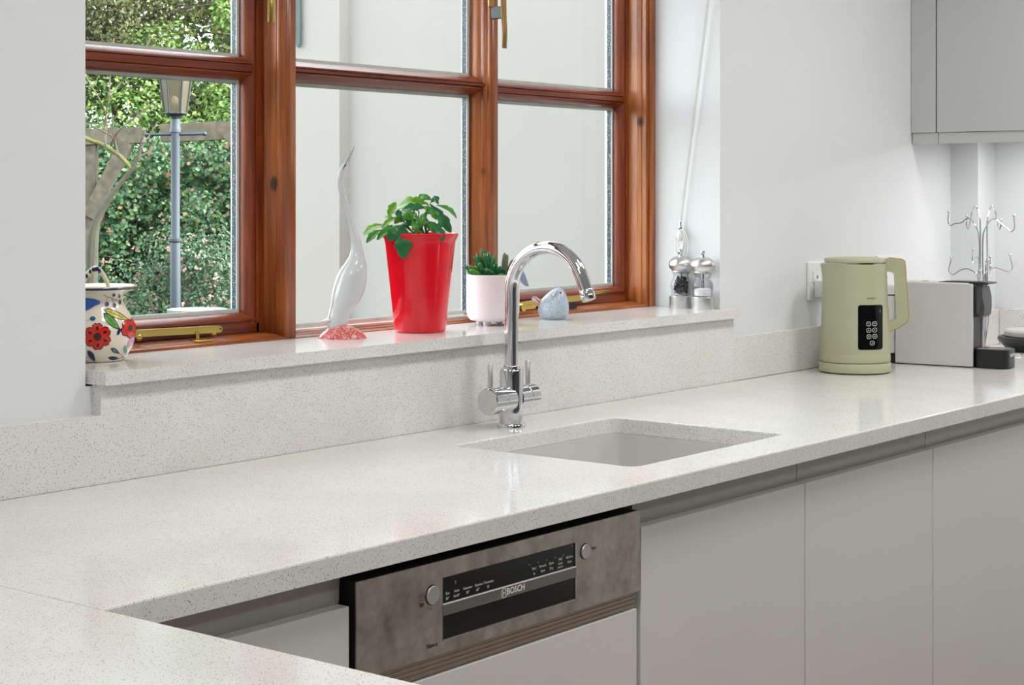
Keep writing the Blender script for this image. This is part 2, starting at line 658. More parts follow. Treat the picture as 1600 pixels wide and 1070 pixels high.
# quartz sill, splash panel and upstands
bm = NB()
xs0, xs1 = 1.572, 3.345
pts = [(xs0 + .012, 1.985), (xs1 - .004, 1.985), (xs1, 1.989), (xs1, YW), (3.305, YW), (3.293, 2.19), (3.293, 2.30), (xs0, 2.30), (xs0, 1.997), (xs0 + .003, 1.988)]
vprism(bm, pts, S - .02, S)
for e in bm.edges:
    pass
struct(obj('trim_1', bm, 'quartz', ang=25), 'white speckled quartz window sill')
bm = prism(NB(), [(-.2, W), (3.335, W), (3.335, S - .02), (1.577, S - .02), (1.577, 1.009), (-.2, 1.009)], lambda u, v, t: Vector((u, t, v)), YS, YW)
struct(obj('trim_2', bm, 'quartz'), 'stepped quartz splash panel under the window sill and low upstand to its left')
struct(obj('trim_3', bx(3.335, 4.539, YS, YW, W, 1.009, bev=.0012), 'quartz'), 'low quartz upstand right of the window')
bm = NB()
box(bm, 4.519, 4.539, 1.9202, YS, W, 1.009, bev=.0012)
box(bm, 4.539, XE - .02, 1.9202, 1.9402, W, 1.009, bev=.0012)
box(bm, XE - .02, XE, -.6, 1.9202, W, 1.009, bev=.0012)
struct(obj('trim_4', bm, 'quartz'), 'low quartz upstand along the end wall')

# ------------------------------------------------------------------ the window
win = bpy.data.objects.new('window_1', None)
COL.objects.link(win)
win.location = WIN0
LOC['window_1'] = WIN0
struct(win, 'varnished wooden three-light casement window over the sill')
ZB, ZT = S, 2.055        # frame bottom and top
YG = 2.262               # glass of the opening casements
YGF = 2.236              # glass of the fixed light


def mull(bm, pts):
    return vprism(bm, pts, ZB, ZT)


# uprights: seen from above, room face at Y 2.19, moulded left returns
bm = NB()
mull(bm, [(2.1535, 2.19), (2.1295, 2.19), (2.1275, 2.1925), (2.1275, 2.197), (2.1240, 2.1995), (2.1225, 2.204), (2.1240, 2.209), (2.1265, 2.2115),
          (2.1265, 2.214), (2.1253, 2.2155), (2.1253, 2.262), (2.108, 2.262), (2.108, 2.30), (2.172, 2.30), (2.172, 2.25), (2.1535, 2.25)])
obj('mullion', bm, 'wood_v', win, ang=20)
bm = NB()
mull(bm, [(2.728, 2.193), (2.7255, 2.19), (2.7065, 2.19), (2.703, 2.192), (2.702, 2.196), (2.7045, 2.1985), (2.700, 2.201), (2.6975, 2.206), (2.6985, 2.211),
          (2.7005, 2.2135), (2.6985, 2.215), (2.6985, 2.2575), (2.734, 2.284), (2.748, 2.284), (2.748, 2.25), (2.728, 2.25)])
obj('mullion', bm, 'wood_v', win, ang=20)
bm = NB()
mull(bm, [(3.2975, 2.186), (3.279, 2.186), (3.2775, 2.1885), (3.2775, 2.192), (3.2672, 2.192), (3.2665, 2.2005), (3.2685, 2.203), (3.2665, 2.2055), (3.2645, 2.215), (3.2665, 2.228), (3.2665, 2.284), (3.2975, 2.284)])
obj('jamb', bm, 'wood_v', win, ang=20)
obj('jamb', mull(NB(), [(XR0 + .002, 2.19), (1.625, 2.19), (1.625, 2.262), (1.64, 2.262), (1.64, 2.30), (XR0 + .002, 2.30)]), 'wood_v', win)
# level rails of the outer frame
bm = NB()
for x0, x1, top in ((1.625, 2.1253, 1.0845), (2.728, 3.2665, 1.0845)):
    xprism(bm, [(2.187, S), (2.187, 1.0775), (2.189, 1.0785), (2.197, 1.0785), (2.2, 1.080), (2.238, top), (2.262, top), (2.262, 1.10), (2.282, 1.099), (2.283, S)], x0, x1)
xprism(bm, [(2.191, S - .001), (2.191, 1.0742), (2.197, 1.0765), (2.2035, 1.0765), (2.206, 1.0785), (2.2255, 1.0800), (2.2345, 1.0815), (2.30, 1.0815), (2.31, S - .001)], 2.1535, 2.6985)
obj('bottom_rail', bm, 'wood_h', win, ang=20)
obj('glazing_strip', bx(2.1535, 2.6985, 2.2225, 2.2355, 1.0798, 1.0852, bev=.001), 'seal', win)
bm = NB()
box(bm, XR0 + .002, 3.2975, 2.19, 2.30, 2.03, 2.062)
obj('head_rail', bm, 'wood_h', win)


def spacers(parent, x0, x1, z0, z1, yg):
    """the metal bar between the two sheets of a sealed unit, with pale seal lines"""
    bm = NB()
    w = .006
    for a in ((x0, x0 + w, z0, z1), (x1 - w, x1, z0, z1), (x0 + w, x1 - w, z0, z0 + w), (x0 + w, x1 - w, z1 - w, z1)):
        box(bm, a[0], a[1], yg + .0058, yg + .0165, a[2], a[3])
    obj('spacer_bar', bm, 'spacer', parent)
    bm = NB()
    for a in ((x0, x0 + w, z0, z1), (x1 - w, x1, z0, z1), (x0 + w, x1 - w, z0, z0 + w), (x0 + w, x1 - w, z1 - w, z1)):
        for ya, yb in ((yg + .0042, yg + .0058), (yg + .0165, yg + .0195)):
            box(bm, a[0], a[1], ya, yb, a[2], a[3])
    obj('pane_seal', bm, 'seal', parent)


def pane(parent, x0, x1, z0, z1, yg):
    obj('pane', bx(x0 - .006, x1 + .006, yg, yg + .004, z0 - .006, z1 + .006), 'glass', parent)
    obj('pane', bx(x0 - .006, x1 + .006, yg + .0195, yg + .0235, z0 - .006, z1 + .006), 'glass', parent)
    spacers(parent, x0, x1, z0, z1, yg)


def sash(x0, x1, gx0, gx1, z0, z1, bz0, bz1):
    """an opening casement: face at 2.24, ovolo down to the glass at YG, one glazing bar"""
    bm = NB()
    yf = 2.24
    gz0, gz1 = z0 + .034, z1 - .034

    def prof(e, g, sgn):   # across a stile: e outer edge, g glass edge
        d = abs(g - e)
        lip = g - sgn * .0135
        return [(e, yf), (lip - sgn * .0045, yf), (lip - sgn * .0035, yf + .004), (lip - sgn * .001, yf + .004), (lip, yf + .0015),
                (lip + sgn * .004, yf + .0025), (lip + sgn * .009, yf + .008), (lip + sgn * .0125, yf + .016), (g, YG), (g, YG + .022), (e, YG + .022)]
    vprism(bm, prof(x0, gx0, 1), z0, z1)
    vprism(bm, prof(x1, gx1, -1), z0, z1)
    c = obj('casement', bm, 'wood_sash', win, ang=20)
    bm = NB()
    xprism(bm, [(b, a) for a, b in prof(z0, gz0, 1)], x0 + .012, x1 - .012)
    xprism(bm, [(b, a) for a, b in prof(z1, gz1, -1)], x0 + .012, x1 - .012)
    obj('casement_rail', bm, 'wood_sash_h', c, ang=20)
    bm = NB()
    zc = (bz0 + bz1) / 2
    xprism(bm, [(YG, bz0), (YG - .006, bz0 + .001), (YG - .014, bz0 + .005), (YG - .019, bz0 + .010), (YG - .020, bz0 + .0125), (YG - .0175, bz0 + .0135),
                (YG - .021, bz0 + .0145), (YG - .021, bz1 - .0145), (YG - .0175, bz1 - .0135), (YG - .020, bz1 - .0125), (YG - .019, bz1 - .010),
                (YG - .014, bz1 - .005), (YG - .006, bz1 - .001), (YG, bz1), (YG + .022, bz1), (YG + .022, bz0)], gx0 - .012, gx1 + .012)
    obj('glazing_bar', bm, 'wood_sash_h', c, ang=20)
    pane(c, gx0, gx1, gz0, bz0, YG)
    pane(c, gx0, gx1, bz1, gz1, YG)
    return c


sash(1.628, 2.124, 1.668, 2.089, 1.0855, 2.026, 1.530, 1.571)
sash(2.732, 3.2655, 2.772, 3.243, 1.0855, 2.026, 1.527, 1.566)
# fixed light in the middle
bm = NB()
bz0, bz1 = 1.531, 1.569
xprism(bm, [(YGF, bz0), (YGF - .006, bz0 + .001), (YGF - .018, bz0 + .006), (YGF - .028, bz0 + .0115), (YGF - .03, bz0 + .0145), (YGF - .027, bz0 + .0155),
            (YGF - .034, bz0 + .0165), (YGF - .034, bz1 - .0165), (YGF - .027, bz1 - .0155), (YGF - .03, bz1 - .0145), (YGF - .028, bz1 - .0115),
            (YGF - .018, bz1 - .006), (YGF - .006, bz1 - .001), (YGF, bz1), (YGF + .026, bz1), (YGF + .026, bz0)], 2.1525, 2.6995)
gb = obj('glazing_bar', bm, 'wood_sash_h', win, ang=20)
pane(gb, 2.1595, 2.6935, 1.0868, bz0, YGF)
pane(gb, 2.1595, 2.6935, bz1, 2.026, YGF)


# casement stays and cockspur handles (brass)
def stay_left():
    bm = NB()
    xprism
    pts = []
    for k in range(9):
        a = -PI / 2 + PI * k / 8
        pts.append((1.9955 + .0058 * math.cos(a), 1.0978 + .0058 * math.sin(a)))
    pts += [(1.72, 1.1085), (1.72, 1.0975)]
    prism(bm, pts, lambda u, v, t: Vector((u, t, v)), 2.2125, 2.2165)
    prism(bm, [(1.9955, 1.1036), (1.72, 1.1085), (1.72, 1.1075), (1.9955, 1.1026)], lambda u, v, t: Vector((u, t, v)), 2.2165, 2.228)
    st = obj('window_stay', bm, 'brass', win, label='brass casement stay arm lying along the left bottom rail')
    bm = NB()
    lathe(bm, [(.0014, 0), (.0014, .001)], (1.9968, 2.2118, 1.0985), 10, 'y')
    obj('rivet', bm, 'dark', st)
    bm = NB()
    box(bm, 1.930, 1.972, 2.199, 2.215, 1.0795, 1.0835, bev=.0012)
    lathe(bm, [(.0038, 0), (.0038, .014)], (1.945, 2.213, 1.083), 14)
    obj('stay_peg', bm, 'brass', st)
    bm = NB()
    ball(bm, (1.985, 2.216, 1.092), .006, 1, .7, 1)
    ball(bm, (1.823, 2.216, 1.095), .007, 1, .7, 1)
    obj('stay_stud', bm, 'brass', st)


stay_left()
bm = NB()
top = spline([(2.80, 0, 1.1005), (2.90, 0, 1.1075), (2.99, 0, 1.1085), (3.04, 0, 1.1085), (3.09, 0, 1.1135), (3.135, 0, 1.1155), (3.15, 0, 1.1145)], 6)
bot = spline([(2.80, 0, 1.0875), (2.90, 0, 1.0935), (2.99, 0, 1.0960), (3.04, 0, 1.0975), (3.09, 0, 1.1065), (3.135, 0, 1.1115), (3.15, 0, 1.1125)], 6)
prism(bm, [(p.x, p.z) for p in top] + [(p.x, p.z) for p in bot[::-1]], lambda u, v, t: Vector((u, t, v)), 2.2095, 2.2165)
st = obj('window_stay', bm, 'brass', win, label='brass casement stay with curled end on the right bottom rail')
bm = NB()
lathe(bm, [(.0085, 0), (.0085, .014), (.006, .016)], (2.825, 2.200, 1.0935), 18, 'y')
box(bm, 2.83, 2.87, 2.203, 2.214, 1.088, 1.097, bev=.001)
obj('stay_pivot', bm, 'brass', st)
bm = NB()
box(bm, 2.93, 3.02, 2.205, 2.222, 1.0815, 1.0945, bev=.002)
obj('stay_catch', bm, 'blackmat', st)


def cockspur(x, y, zb, zt, w, mat, ysurf, lab):
    bm = NB()
    # flattened tail tapering into a grip, standing off the wood
    path = spline([(x, y, zb), (x, y - .001, zb + .03), (x, y + .001, zb + .06), (x, y + .002, zb + .09), (x, y + .003, zt)], 6)
    n = len(path)
    rads = [w * (1.0 + .25 * i / n) for i in range(n)]
    tube(bm, path, rads, 10, flat=(1, .55))
    h = obj('window_handle', bm, mat, win, label=lab)
    bm = NB()
    obj('handle_spacer', bx(x - w * .6, x + w * .6, y + .003, ysurf - .004, zb + .060, zb + .085, bev=.0015), 'blackmat', h)
    box(bm, x - w * 1.3, x + w * 1.3, ysurf - .004, ysurf, zb + .085, zt + .02, bev=.001)
    obj('handle_plate', bm, mat, h)


cockspur(2.0765, 2.172, 1.626, 1.74, .0075, 'brass', 2.205, 'yellow brass handle hanging on the left mullion')
cockspur(2.703, 2.155, 1.6225, 1.74, .0065, 'brass_dull', 2.191, 'brown brass handle hanging on the right mullion')

# ------------------------------------------------------------------ worktops and sink
XP = 1.10
SX0, SX1, SY0, SY1 = 2.1835, 2.653, 1.487, 1.853


def rrect(x0, x1, y0, y1, r, n=5):
    out = []
    for cx, cy, a0 in ((x1 - r, y1 - r, 0), (x0 + r, y1 - r, 90), (x0 + r, y0 + r, 180), (x1 - r, y0 + r, 270)):
        for k in range(n + 1):
            a = math.radians(a0 + 90 * k / n)
            out.append((cx + r * math.cos(a), cy + r * math.sin(a)))
    return out


def slab_with_hole(x0, x1, y0, y1, z0, z1, hole, bev=.0025):
    """slab with a hole; hole runs counter-clockwise, starting on the +x side of its top right corner"""
    bm = NB()
    bm.faces.layers.int.new('flat')
    nh = len(hole)
    q = nh // 4
    outer = [(x1, y1), (x0, y1), (x0, y0), (x1, y0)]
    lay = {}
    for z in (z0, z1):
        lay[z] = ([bm.verts.new((a, b, z)) for a, b in outer], [bm.verts.new((a, b, z)) for a, b in hole])
    for z in (z0, z1):
        O, Hh = lay[z]
        for c in range(4):
            seg = Hh[c * q:(c + 1) * q]
            for i in range(len(seg) - 1):
                bm.faces.new((O[c], seg[i], seg[i + 1]))
            nxt = Hh[((c + 1) * q) % nh]
            bm.faces.new((O[c], seg[-1], nxt, O[(c + 1) % 4]))
    for k in (0, 1):
        A, B = lay[z0][k], lay[z1][k]
        n = len(A)
        for i in range(n):
            bm.faces.new((A[i], A[(i + 1) % n], B[(i + 1) % n], B[i]))
    bmesh.ops.recalc_face_normals(bm, faces=bm.faces)
    es = [e for e in bm.edges if all(abs(v.co.z - z1) < 1e-5 for v in e.verts) and len(e.link_faces) == 2 and e.calc_face_angle(0) > 1]
    return bevel(bm, es, bev, 2)


wt = obj('worktop', slab_with_hole(XP + .0006, XE - .02, YF, YS, W - .028, W, rrect(SX0, SX1, SY0, SY1, .018)), 'quartz', ang=25, loc=(2.6, 1.7, W - .028))
tag(wt, 'long white speckled quartz worktop under the window with sink cut-out', 'worktop')
bm = bx(.42, XP - .0006, -.35, YS, W - .028, W, bev=.0015)
pw = obj('peninsula_worktop', bm, 'quartz', loc=(.76, .8, W - .028))
tag(pw, 'white speckled quartz worktop in the near left corner, butting the long one', 'worktop')

sk = thing('kitchen_sink', 'pale grey undermounted sink bowl below the tap', 'sink', ((SX0 + SX1) / 2, (SY0 + SY1) / 2, W - .23))
bm = NB()
z1 = W - .0285
loops = []
for off, z, r in ((.024, z1 - .012, .03), (.024, z1, .03), (-.004, z1, .02), (-.004, z1 - .004, .02), (-.0035, z1 - .16, .02), (-.012, z1 - .185, .03), (-.03, z1 - .195, .04)):
    pts = rrect(SX0 - off, SX1 + off, SY0 - off, SY1 + off, r + max(0, -off * .3))
    loops.append([bm.verts.new((a, b, z)) for a, b in pts])
for A, B in zip(loops, loops[1:]):
    n = len(A)
    for i in range(n):
        bm.faces.new((A[i], A[(i + 1) % n], B[(i + 1) % n], B[i]))
bm.faces.new(loops[-1])
obj('bowl', bm, 'sink', sk, ang=50)
bm = NB()
cx, cy = (SX0 + SX1) / 2, (SY0 + SY1) / 2
lathe(bm, [(.045, 0), (.045, .003), (.038, .004), (.034, .001), (0, .001)], (cx, cy, z1 - .1952), 28)
obj('drain', bm, 'brushed', sk)

# ------------------------------------------------------------------ base cabinets
YD = 1.417
ZD = .8385


def rail_profile():
    # curved finger rail, seen end on (y, z)
    pts = [(1.4315, .881), (1.4315, .868)]
    for k in range(7):
        a = k / 6 * PI / 2
        pts.append((1.4315 + .012 * math.sin(a) * 1.0, .868 - .030 * (1 - math.cos(a)) - .004 * k / 6))
    pts += [(1.4435, .81), (1.47, .81), (1.47, .881)]
    return pts


def rail(parent, x0, x1):
    bm = NB()
    pts = [(1.4318, .8815), (1.4322, .870), (1.4330, .862), (1.4334, .854), (1.4334, .846), (1.4345, .840), (1.4375, .834), (1.4425, .830), (1.4425, .80), (1.455, .80), (1.455, .8815)]
    xprism(bm, pts, x0, x1)
    obj('finger_rail', bm, 'rail', parent)


def base_unit(x0, x1, doors, label, rails):
    t = thing('base_cabinet', label, 'cabinet', ((x0 + x1) / 2, YD, 0), 'grey handleless base cabinets')
    bm = NB()
    zt = .879
    sinky = x0 < SX0 < x1
    box(bm, x0 + .001, x0 + .019, 1.456, 1.985, .15, zt)
    box(bm, x1 - .019, x1 - .001, 1.456, 1.985, .15, zt)
    box(bm, x0 + .019, x1 - .019, 1.456, 1.985, .15, .168)
    box(bm, x0 + .019, x1 - .019, 1.975, 1.985, .168, zt)
    box(bm, x0 + .019, x1 - .019, 1.456, 1.474, .70 if not sinky else .78, .795)
    obj('carcass', bm, 'cab', t)
    for a, b in doors:
        bm = bx(a + .0016, b - .0016, YD, YD + .0195, .155, ZD, bev=.0012)
        # chamfered finger edge behind the top of the door
        obj('door', bm, 'cab', t)
    for a, b in rails:
        rail(t, a + .0012, b - .0012)
    bm = bx(x0, x1, 1.47, 1.488, .004, .149)
    obj('plinth', bm, 'cab', t)
    return t


base_unit(1.115, 1.4835, [(1.115, 1.4835)], 'grey base cabinet in the shaded corner left of the dishwasher', [(1.115, 1.4828)])
base_unit(2.098, 3.1025, [(2.098, 2.5955), (2.5955, 3.1025)], 'grey double-door base cabinet under the sink, right of the dishwasher', [(2.098, 2.5955), (2.5955, 3.1025)])
base_unit(3.1025, 3.70, [(3.1025, 3.70)], 'grey base cabinet second to the right of the dishwasher, at the right edge', [(3.1025, 3.70)])
base_unit(3.70, 4.637, [(3.70, 4.17), (4.17, 4.637)], 'grey base cabinet at the far right end of the row, under the mug tree corner', [(3.70, 4.17), (4.17, 4.637)])
t = thing('base_cabinet', 'grey base cabinet under the near left worktop, hidden from the room', 'cabinet', (.76, .5, 0))
obj('carcass', bx(.46, 1.06, -.30, 1.36, .15, .879), 'cab', t)
bm = NB()
obj('door', bx(1.062, 1.08, -.29, .38, .155, ZD, bev=.0012), 'cab', t)
obj('door', bx(1.062, 1.08, .384, 1.05, .155, ZD, bev=.0012), 'cab', t)
obj('plinth', bx(.50, 1.02, -.28, 1.36, .004, .149), 'cab', t)

# ------------------------------------------------------------------ dishwasher
DX0, DX1 = 1.489, 2.0895
dw = thing('dishwasher', 'built-in dishwasher with smeared steel control panel and black display', 'dishwasher', ((DX0 + DX1) / 2, YD, 0))
bm = NB()
box(bm, 1.4868, 2.0966, 1.452, 1.98, .10, .878)
obj('body', bm, 'dark', dw)
PY = 1.412
# control panel with a rectangular well for the display
DSH = -.0042         # the panel graphics sit this far left
wx0, wx1, wz0, wz1 = 1.6495 + DSH, 1.9345 + DSH, .7645, .8440
bm = NB()
for a in ((DX0, wx0, .7485, .8660), (wx1, DX1, .7485, .8660), (wx0, wx1, .7485, wz0), (wx0, wx1, wz1, .8660)):
    box(bm, a[0], a[1], PY, PY + .0022, a[2], a[3])
bmesh.ops.remove_doubles(bm, verts=bm.verts, dist=1e-5)
cp = obj('control_panel', bm, 'steel', dw)
bm = bx(DX0 + .0012, DX1 - .0012, PY + .0024, PY + .04, .7495, .8655)
obj('panel_backing', bm, 'dark', cp)
bm = bx(wx0, wx1, PY + .0012, PY + .0023, wz0, wz1)
obj('display', bm, 'blackgloss', cp)
bm = NB()
e = .0016
for a in ((wx1 - e, wx1 + .0004, wz0, wz1), (wx0, wx1, wz0 - .0004, wz0 + e), (wx0 - .0002, wx0 + .0006, wz0, wz1)):
    box(bm, a[0], a[1], PY - .0006, PY + .002, a[2], a[3])
obj('display_edge', bm, 'steel_trim', cp)
# steel bar across the display, a white strip as painted glint on its upper edge, with the raised maker's mark
bm = NB()
xprism(bm, [(PY + .001, .7955), (PY - .0005, .7957), (PY - .0015, .7970), (PY - .0015, .8093), (PY - .0008, .8101), (PY + .001, .8105)], wx0 + .001, wx1 - .001)
gbar = obj('grip_bar', bm, 'grip', cp)
obj('grip_glint', bx(wx0 + .001, wx1 - .001, PY - .0017, PY + .001, .8098, .8108), 'whiteplastic', cp)
onp = lambda x0, z0, y: (lambda u, v: Vector((x0 + DSH + u, y, z0 + v)))
bm = text_bm('BOSCH', .0118, onp(1.7975, .8035, PY - .0019), bold=.0003)
ring = NB()
for r0, r1 in ((.0056, .0066),):
    A = [ring.verts.new((1.7683 + r0 * math.cos(k * PI / 12), PY - .0019, .8030 + r0 * math.sin(k * PI / 12))) for k in range(24)]
    B = [ring.verts.new((1.7683 + r1 * math.cos(k * PI / 12), PY - .0019, .8030 + r1 * math.sin(k * PI / 12))) for k in range(24)]
    for k in range(24):
        ring.faces.new((A[k], A[(k + 1) % 24], B[(k + 1) % 24], B[k]))
merge(bm, ring)
# anchor: two uprights and a cross bar inside the ring
for a in ((-.0030, -.0021, -.0036, .0036), (.0021, .0030, -.0036, .0036), (-.0021, .0021, -.0006, .0006)):
    box(bm, 1.7683 + a[0], 1.7683 + a[1], PY - .0021, PY - .0016, .8030 + a[2], .8030 + a[3])
obj('maker_mark', bm, plain('bright_raised_lettering', (236, 234, 230), .4), cp)
ty = PY + .0009
for s, x, z, size in (('Eco', 1.6612, .8225, .0052), ('50°', 1.6612, .8160, .0050), ('Auto', 1.6790, .8228, .0052), ('45-65°', 1.6790, .8163, .0048),
                      ('Intensive', 1.7010, .8225, .0050), ('70°', 1.7010, .8163, .0050), ('Express / Favourite', 1.7345, .8226, .0049), ('60°', 1.7215, .8163, .0050), ('\u2606', 1.7425, .8163, .0055),
                      ('Start', 1.8410, .8235, .0050), ('in', 1.8410, .8165, .0050), ('Remote', 1.8600, .8238, .0050), ('Start', 1.8600, .8170, .0050), ('Extra', 1.8795, .8240, .0050), ('Dry', 1.8795, .8172, .0052),
                      ('Half', 1.9000, .8262, .0048), ('Load', 1.9000, .8205, .0048), ('press 3 s', 1.9000, .8155, .0034), ('Machine', 1.9210, .8258, .0048), ('Care', 1.9210, .8192, .0050),
                      ('\u203a', 1.6768, .8345, .0085)):
    obj('lettering', text_bm(s, size, onp(x, z, ty), bold=.0001), 'white_text', cp)
bm = NB()
for x in (1.825, 1.844, 1.863, 1.882, 1.901):
    box(bm, x, x + .003, ty - .0001, ty + .0003, .8300, .8304)
box(bm, 1.9230, 1.9240, ty - .0001, ty + .0003, .8398, .8408)
o = obj('display_dashes', bm, 'white_text', cp)
o['kind'] = 'stuff'
bm = NB()
py = PY - .0003
obj('lettering', text_bm('Silence', .0078, onp(1.6300, .7630, py), bold=.0001), 'dark_text', cp)
obj('lettering', text_bm('Start', .0058, onp(1.9775, .8292, py), bold=.0001), 'dark_text', cp)
rg = NB()
for r0, r1 in ((.0044, .0049),):
    A = [rg.verts.new((1.6063 + r0 * math.cos(k * PI / 10), py, .8275 + r0 * math.sin(k * PI / 10))) for k in range(20)]
    B = [rg.verts.new((1.6063 + r1 * math.cos(k * PI / 10), py, .8275 + r1 * math.sin(k * PI / 10))) for k in range(20)]
    for k in range(20):
        rg.faces.new((A[k], A[(k + 1) % 20], B[(k + 1) % 20], B[k]))
merge(bm, rg)
box(bm, 1.6061, 1.6066, py - .0001, py + .0002, .8255, .8295)
for a in ((1.6072, 1.6136, .8150, .8162), (1.6072, 1.6136, .8182, .8194), (1.6072, 1.6084, .8162, .8182), (1.6100, 1.6108, .8162, .8182), (1.6124, 1.6136, .8162, .8182)):
    box(bm, a[0] + DSH, a[1] + DSH, py - .0001, py + .0002, a[2], a[3])
box(bm, 1.6226, 1.6240, py - .0001, py + .0002, .8085, .8097)
o = obj('panel_symbols', bm, 'dark_text', cp)
o['kind'] = 'stuff'
for x, z, r in ((1.6300 + DSH, .8262, .0118), (1.9560 + DSH, .8280, .0102)):
    bm = lathe(NB(), [(r + .001, 0), (r + .001, -.0004)], (x, PY + .0001, z), 32, 'y')
    rr = obj('button_gap', bm, 'dark', cp)
    bm = lathe(NB(), [(r, 0), (r, -.0022), (r - .001, -.0030), (0, -.0026)], (x, PY, z), 32, 'y')
    obj('button', bm, 'brushed', cp)
# stepped ribs under the panel, then the furniture door
for k in range(4):
    z1 = .7480 - k * .0065
    bm = NB()
    yk = PY + .004 + k * .0016
    xprism(bm, [(yk, z1 - .0052), (yk - .0004, z1 - .0046), (yk - .0004, z1 - .0006), (yk, z1), (PY + .03, z1), (PY + .03, z1 - .0052)], DX0 + .0005, DX1 - .003)
    obj('rib', bm, 'steel_rib', dw)
obj('rib_backing', bx(DX0 + .001, DX1 - .0035, PY + .018, PY + .032, .7210, .7483), 'dark', dw)
obj('door', bx(DX0 + .005, DX1 - .001, YD, YD + .0195, .155, .7215, bev=.0012), 'cab', dw)
obj('plinth', bx(DX0, DX1 - .001, 1.47, 1.488, .004, .099), 'cab', dw)

# ------------------------------------------------------------------ wall cabinet at the end wall
CX = 4.285
wc = thing('wall_cabinet', 'grey wall cabinet at top right above the kettle corner', 'cabinet', (4.47, 1.4, 1.465))
obj('carcass', bx(CX + .022, XE - .002, .75, 1.938, 1.494, 2.20), 'cab_wall', wc)
obj('filler_panel', bx(CX, CX + .02, 1.9502, YW - .001, 1.4945, 2.20, bev=.001), 'cab_wall', wc)
obj('door', bx(CX, CX + .02, 1.35, 1.9466, 1.4945, 2.20, bev=.0012), 'cab_wall', wc)
obj('door', bx(CX, CX + .02, .75, 1.3466, 1.4945, 2.20, bev=.0012), 'cab_wall', wc)
obj('gap_backing', bx(CX + .0202, CX + .0225, 1.94, YW - .001, 1.4945, 2.20), 'dark', wc)
obj('pelmet', bx(CX + .004, CX + .022, 1.9445, YW - .004, 1.465, 1.4935), 'cab_wall', wc)
obj('pelmet', bx(CX + .004, CX + .022, .75, 1.9425, 1.465, 1.4935), 'cab_wall', wc)

# ------------------------------------------------------------------ mixer tap
TX, TY = 2.431, 1.922
tp = thing('mixer_tap', 'chrome swan-neck mixer tap behind the sink', 'tap', (TX, TY, W))
bm = lathe(NB(), [(.0258, 0), (.0258, .004), (.0245, .0062), (.0232, .0066)], (TX, TY, W), 40)
obj('base_ring', bm, 'chrome', tp)
bm = lathe(NB(), [(.0215, .0066), (.0215, .1010), (.0205, .1035), (.0195, .104)], (TX, TY, W), 44)
obj('body', bm, 'chrome', tp)
bm = lathe(NB(), [(.0152, .104), (.0152, .1085), (.0142, .111), (.013, .111)], (TX, TY, W), 36)
obj('collar', bm, 'chrome', tp)
R_, zc = .0815, 1.1525
path = [(TX, TY, W + .109), (TX, TY, W + .16), (TX, TY, W + .2)]
for k in range(0, 21):
    a = math.radians(158 * k / 20)
    path.append((TX, TY - R_ * (1 - math.cos(a)), zc + R_ * math.sin(a)))
a = math.radians(158)
d = Vector((0, -math.sin(a), math.cos(a)))
p = Vector(path[-1])
path += [p + d * .012, p + d * .024]
end = p + d * .024
bm = tube(NB(), path, .0122, 28)
sp = obj('spout', bm, 'chrome', tp, ang=60)
bm = tube(NB(), [end - d * .0004, end + d * .001, end + d * .016, end + d * .018], [.0122, .0128, .0128, .0118], 28)
obj('aerator', bm, 'chrome', sp)
for sgn, r, x1, x2, lx, lz, nm in ((-1, .0238, .019, .069, .060, .050, 'left'), (1, .0215, .019, .063, .0485, .049, 'right')):
    bm = NB()
    ctr = (TX, TY, W + .0505)
    lathe(bm, [(r, sgn * x1 * .5), (r, sgn * (x1 + .018)), (r - .0008, sgn * (x1 + .0185)), (r - .0008, sgn * (x1 + .0195)), (r, sgn * (x1 + .02)), (r, sgn * (x2 - .0016)), (r - .0016, sgn * x2), (0, sgn * x2)], ctr, 40, 'x')
    h = obj('handle', bm, 'chrome', tp)
    obj('end_cap', lathe(NB(), [(r - .0022, sgn * (x2 - .0004)), (r - .0022, sgn * (x2 + .0005)), (0, sgn * (x2 + .0006))], ctr, 40, 'x'), 'brushed', h)
    bm = lathe(NB(), [(.0048, 0), (.0048, .0445), (.0040, .0458), (0, .046)], (TX + sgn * lx, TY, W + .0505 + r - .0015), 18)
    obj('lever', bm, 'brushed', h)


# ------------------------------------------------------------------ things turned towards the viewer
class Facing:
    """local frame of a thing: s to the viewer's right, t towards the viewer, z up"""
    def __init__(s, x, y, z=0):
        s.c = Vector((x, y, z))
        d = Vector((-x, -y, 0)).normalized()
        s.t = d
        s.s = Vector((-d.y, d.x, 0))

    def __call__(s, a, b, z):
        v = s.c + s.s * a + s.t * b
        return Vector((v.x, v.y, z))


def prof_r(prof, z):
    for (r0, z0), (r1, z1) in zip(prof, prof[1:]):
        if z0 <= z <= z1 and z1 > z0:
            return r0 + (r1 - r0) * (z - z0) / (z1 - z0)
    return prof[-1][0] if z > prof[-1][1] else prof[0][0]


def decal(bm, poly, F, prof, off=.0005, cuts=2):
    """polygon of (s, z) laid on the surface of revolution prof (r, world z) around F"""
    b = NB()
    vs = [b.verts.new((s_, z_, 0)) for s_, z_ in poly]
    b.faces.new(vs)
    bmesh.ops.triangulate(b, faces=b.faces)
    if cuts:
        bmesh.ops.subdivide_edges(b, edges=b.edges, cuts=cuts, use_grid_fill=True)
    for v in b.verts:
        s_, z_ = v.co.x, v.co.y
        r = prof_r(prof, z_) + off
        s_ = max(-r * .995, min(r * .995, s_))
        v.co = F(s_, math.sqrt(max(0, r * r - s_ * s_)), z_)
    return merge(bm, b)


def ellipse(cx, cy, a, b, rot=0, n=16):
    c, s_ = math.cos(rot), math.sin(rot)
    return [(cx + a * math.cos(2 * PI * k / n) * c - b * math.sin(2 * PI * k / n) * s_, cy + a * math.cos(2 * PI * k / n) * s_ + b * math.sin(2 * PI * k / n) * c) for k in range(n)]


